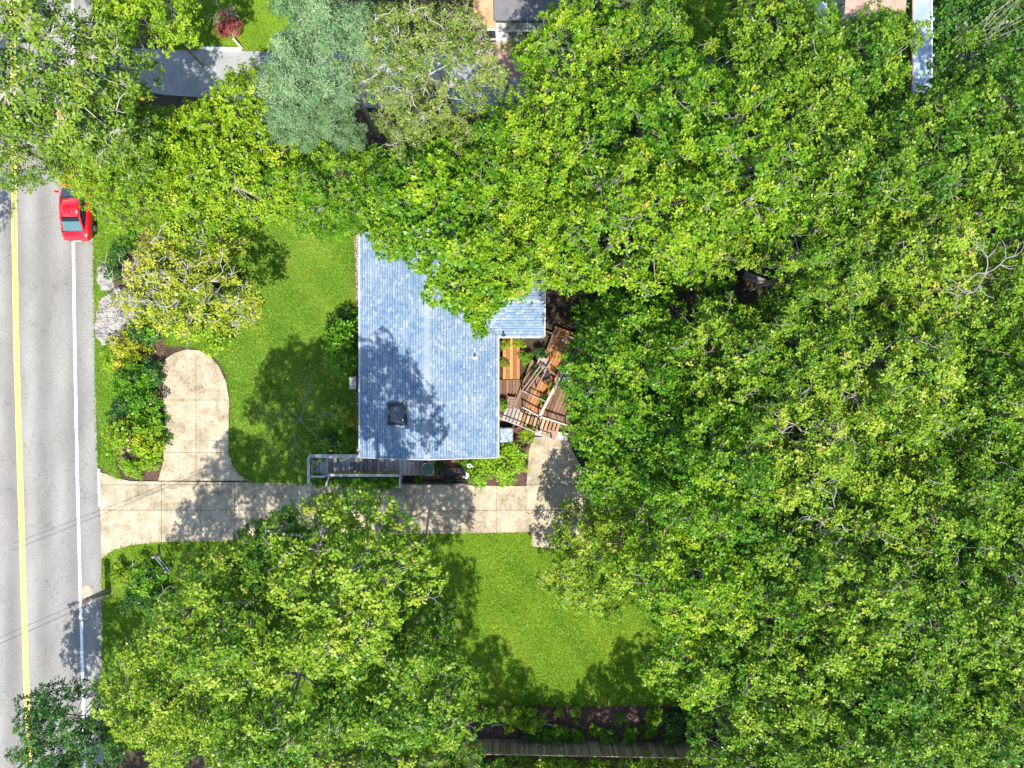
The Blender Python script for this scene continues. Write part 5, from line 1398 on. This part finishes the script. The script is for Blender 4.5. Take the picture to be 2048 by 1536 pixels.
for (a, b, r, lb, m_) in [(975, 1430, 20, 'leafy plant at the far left of the bottom bed', 'leaf_shrub'), (1020, 1432, 26, 'bright leafy plant left in the bottom bed', 'leaf_bright'), (1060, 1440, 24, 'bright leafy plant left of the sunlit mulch', 'leaf_bright'), (1062, 1470, 16, 'dark plant by the fence below the bright ones', 'leaf_dark'), (1118, 1425, 9, 'small sprig on the left of the sunlit mulch', 'leaf_lime'), (1152, 1424, 10, 'small sprig on the right of the sunlit mulch', 'leaf_lime'), (1152, 1444, 6, 'tiny sprig below the two sunlit sprigs', 'leaf_lime'),
   (1090, 1472, 15, 'first dark plant along the fence', 'leaf_shrub'), (1120, 1468, 17, 'second dark plant along the fence', 'leaf_shrub'), (1155, 1474, 15, 'third dark plant along the fence', 'leaf_shrub'), (1190, 1460, 12, 'pale sprig midway in the bottom bed', 'leaf_bright'), (1215, 1472, 15, 'fourth dark plant along the fence', 'leaf_shrub'), (1260, 1470, 17, 'fifth dark plant along the fence', 'leaf_shrub'),
   (1240, 1440, 10, 'small seedling in the shaded middle of the bed', 'leaf_shrub'), (1310, 1432, 18, 'yellow-green plant right of the bed middle', 'leaf_bright'), (1300, 1460, 16, 'plant in front of the fence right of the middle', 'leaf_shrub'), (1350, 1450, 24, 'dark leafy plant at the right end of the bed', 'leaf_dark'), (1390, 1440, 22, 'bright plant at the far right end of the bed', 'leaf_shrub'), (1340, 1480, 16, 'bright plant hard against the fence at the right', 'leaf_bright')]:
    shrub(a, b, r, lb, M[m_], group=GB)
GF = 'shrubs beyond the board fence'
for i, a in enumerate((985, 1030, 1080, 1130, 1185, 1240, 1290, 1345, 1400)):
    shrub(a, 1545 + rr.uniform(-8, 8), 34, ('first', 'second', 'third', 'fourth', 'fifth', 'sixth', 'seventh', 'eighth', 'ninth')[i] + ' shrub from the left beyond the board fence at the bottom edge', M['leaf_bright' if i % 3 else 'leaf_lime'], h=1.0, group=GF)
shrub(245, 1150, 22, 'yellow-green bush in the grass by the driveway mouth', M['leaf_bright']); shrub(290, 1160, 32, 'green bush beside the blue-grey wooden rail'); shrub(270, 1195, 26, 'dark bush under the overhead wires', M['leaf_dark']); shrub(325, 1215, 34, 'dark bush at the foot of the lower left trees', M['leaf_dark'])
dead_plant('dry_plant', 262, 1140, .3, 5, .9, .02, 'dry bleached stalks in the grass by the driveway mouth', seed=21)
shrub(455, 52, 22, 'dark red maple shrub in the oval bed of the neighbour lawn', M['leaf_red'], name='red_maple_shrub', h=.8)
dead_plant('dry_twigs', 448, 28, .5, 3, .8, .02, 'pale twigs at the top of the oval bed', seed=3)
shrub(1396, 75, 26, 'soft yellow-green shrub in the narrow lawn gap at the top', M['leaf_lime']); shrub(1400, 25, 20, 'small green shrub above the soft yellow one in the gap', M['leaf_bright'])
for i, (a, b, r) in enumerate(((1895, 30, 46), (1885, 120, 42), (1960, 140, 46), (1910, 175, 40), (2020, 60, 60))):
    shrub(a, b, r, ('top dark bush right of the pale roof strip', 'middle dark bush right of the pale roof strip', 'dark bush under the lower ends of the dry stems', 'lowest dark bush right of the pale roof strip', 'dark bush in the very top right corner')[i], M['leaf_dark'], h=1.5, group='bushes round the dry stems')
# lime oxalis shrub under the conifer side of lawn
shrub(640, 430, 40, 'green bush at the upper right of the front lawn', None, h=1.2); shrub(690, 455, 26, 'small bush at the top corner of the west wall', None, h=.8)

# scattered fallen leaves on paving and lawn
rng = np.random.default_rng(9); n = 3200
x = rng.uniform(P(330, 0)[0], P(1100, 0)[0], n); y = rng.uniform(P(0, 1080)[1], P(0, 700)[1], n)
poly1 = wpoly(drive_main); poly2 = wpoly(loop); kk = inpoly(x, y, poly1) | inpoly(x, y, poly2) | (inpoly(x, y, lawn_polys['front']) & (rng.uniform(size=n) < .5))
x = x[kk]; y = y[kk]; n = len(x); t = rng.uniform(0, 6.28, n)
d = np.stack([np.cos(t), np.sin(t), rng.uniform(-.05, .2, n)], 1)
V = leaves(rng, np.stack([x, y, np.full(n, .085)], 1), d, norm(np.stack([rng.normal(0, .2, n), rng.normal(0, .2, n), np.ones(n)], 1)), rng.uniform(.05, .11, n), rng.uniform(.03, .07, n))
ob = bpy.data.objects.new('leaf_litter', np_quads('leaf_litter', V, rng.uniform(0, 1, n), M['litter'])); COL.objects.link(ob)
tag(ob, 'dry fallen leaves scattered over the driveway and front lawn', 'leaves', kind='stuff')
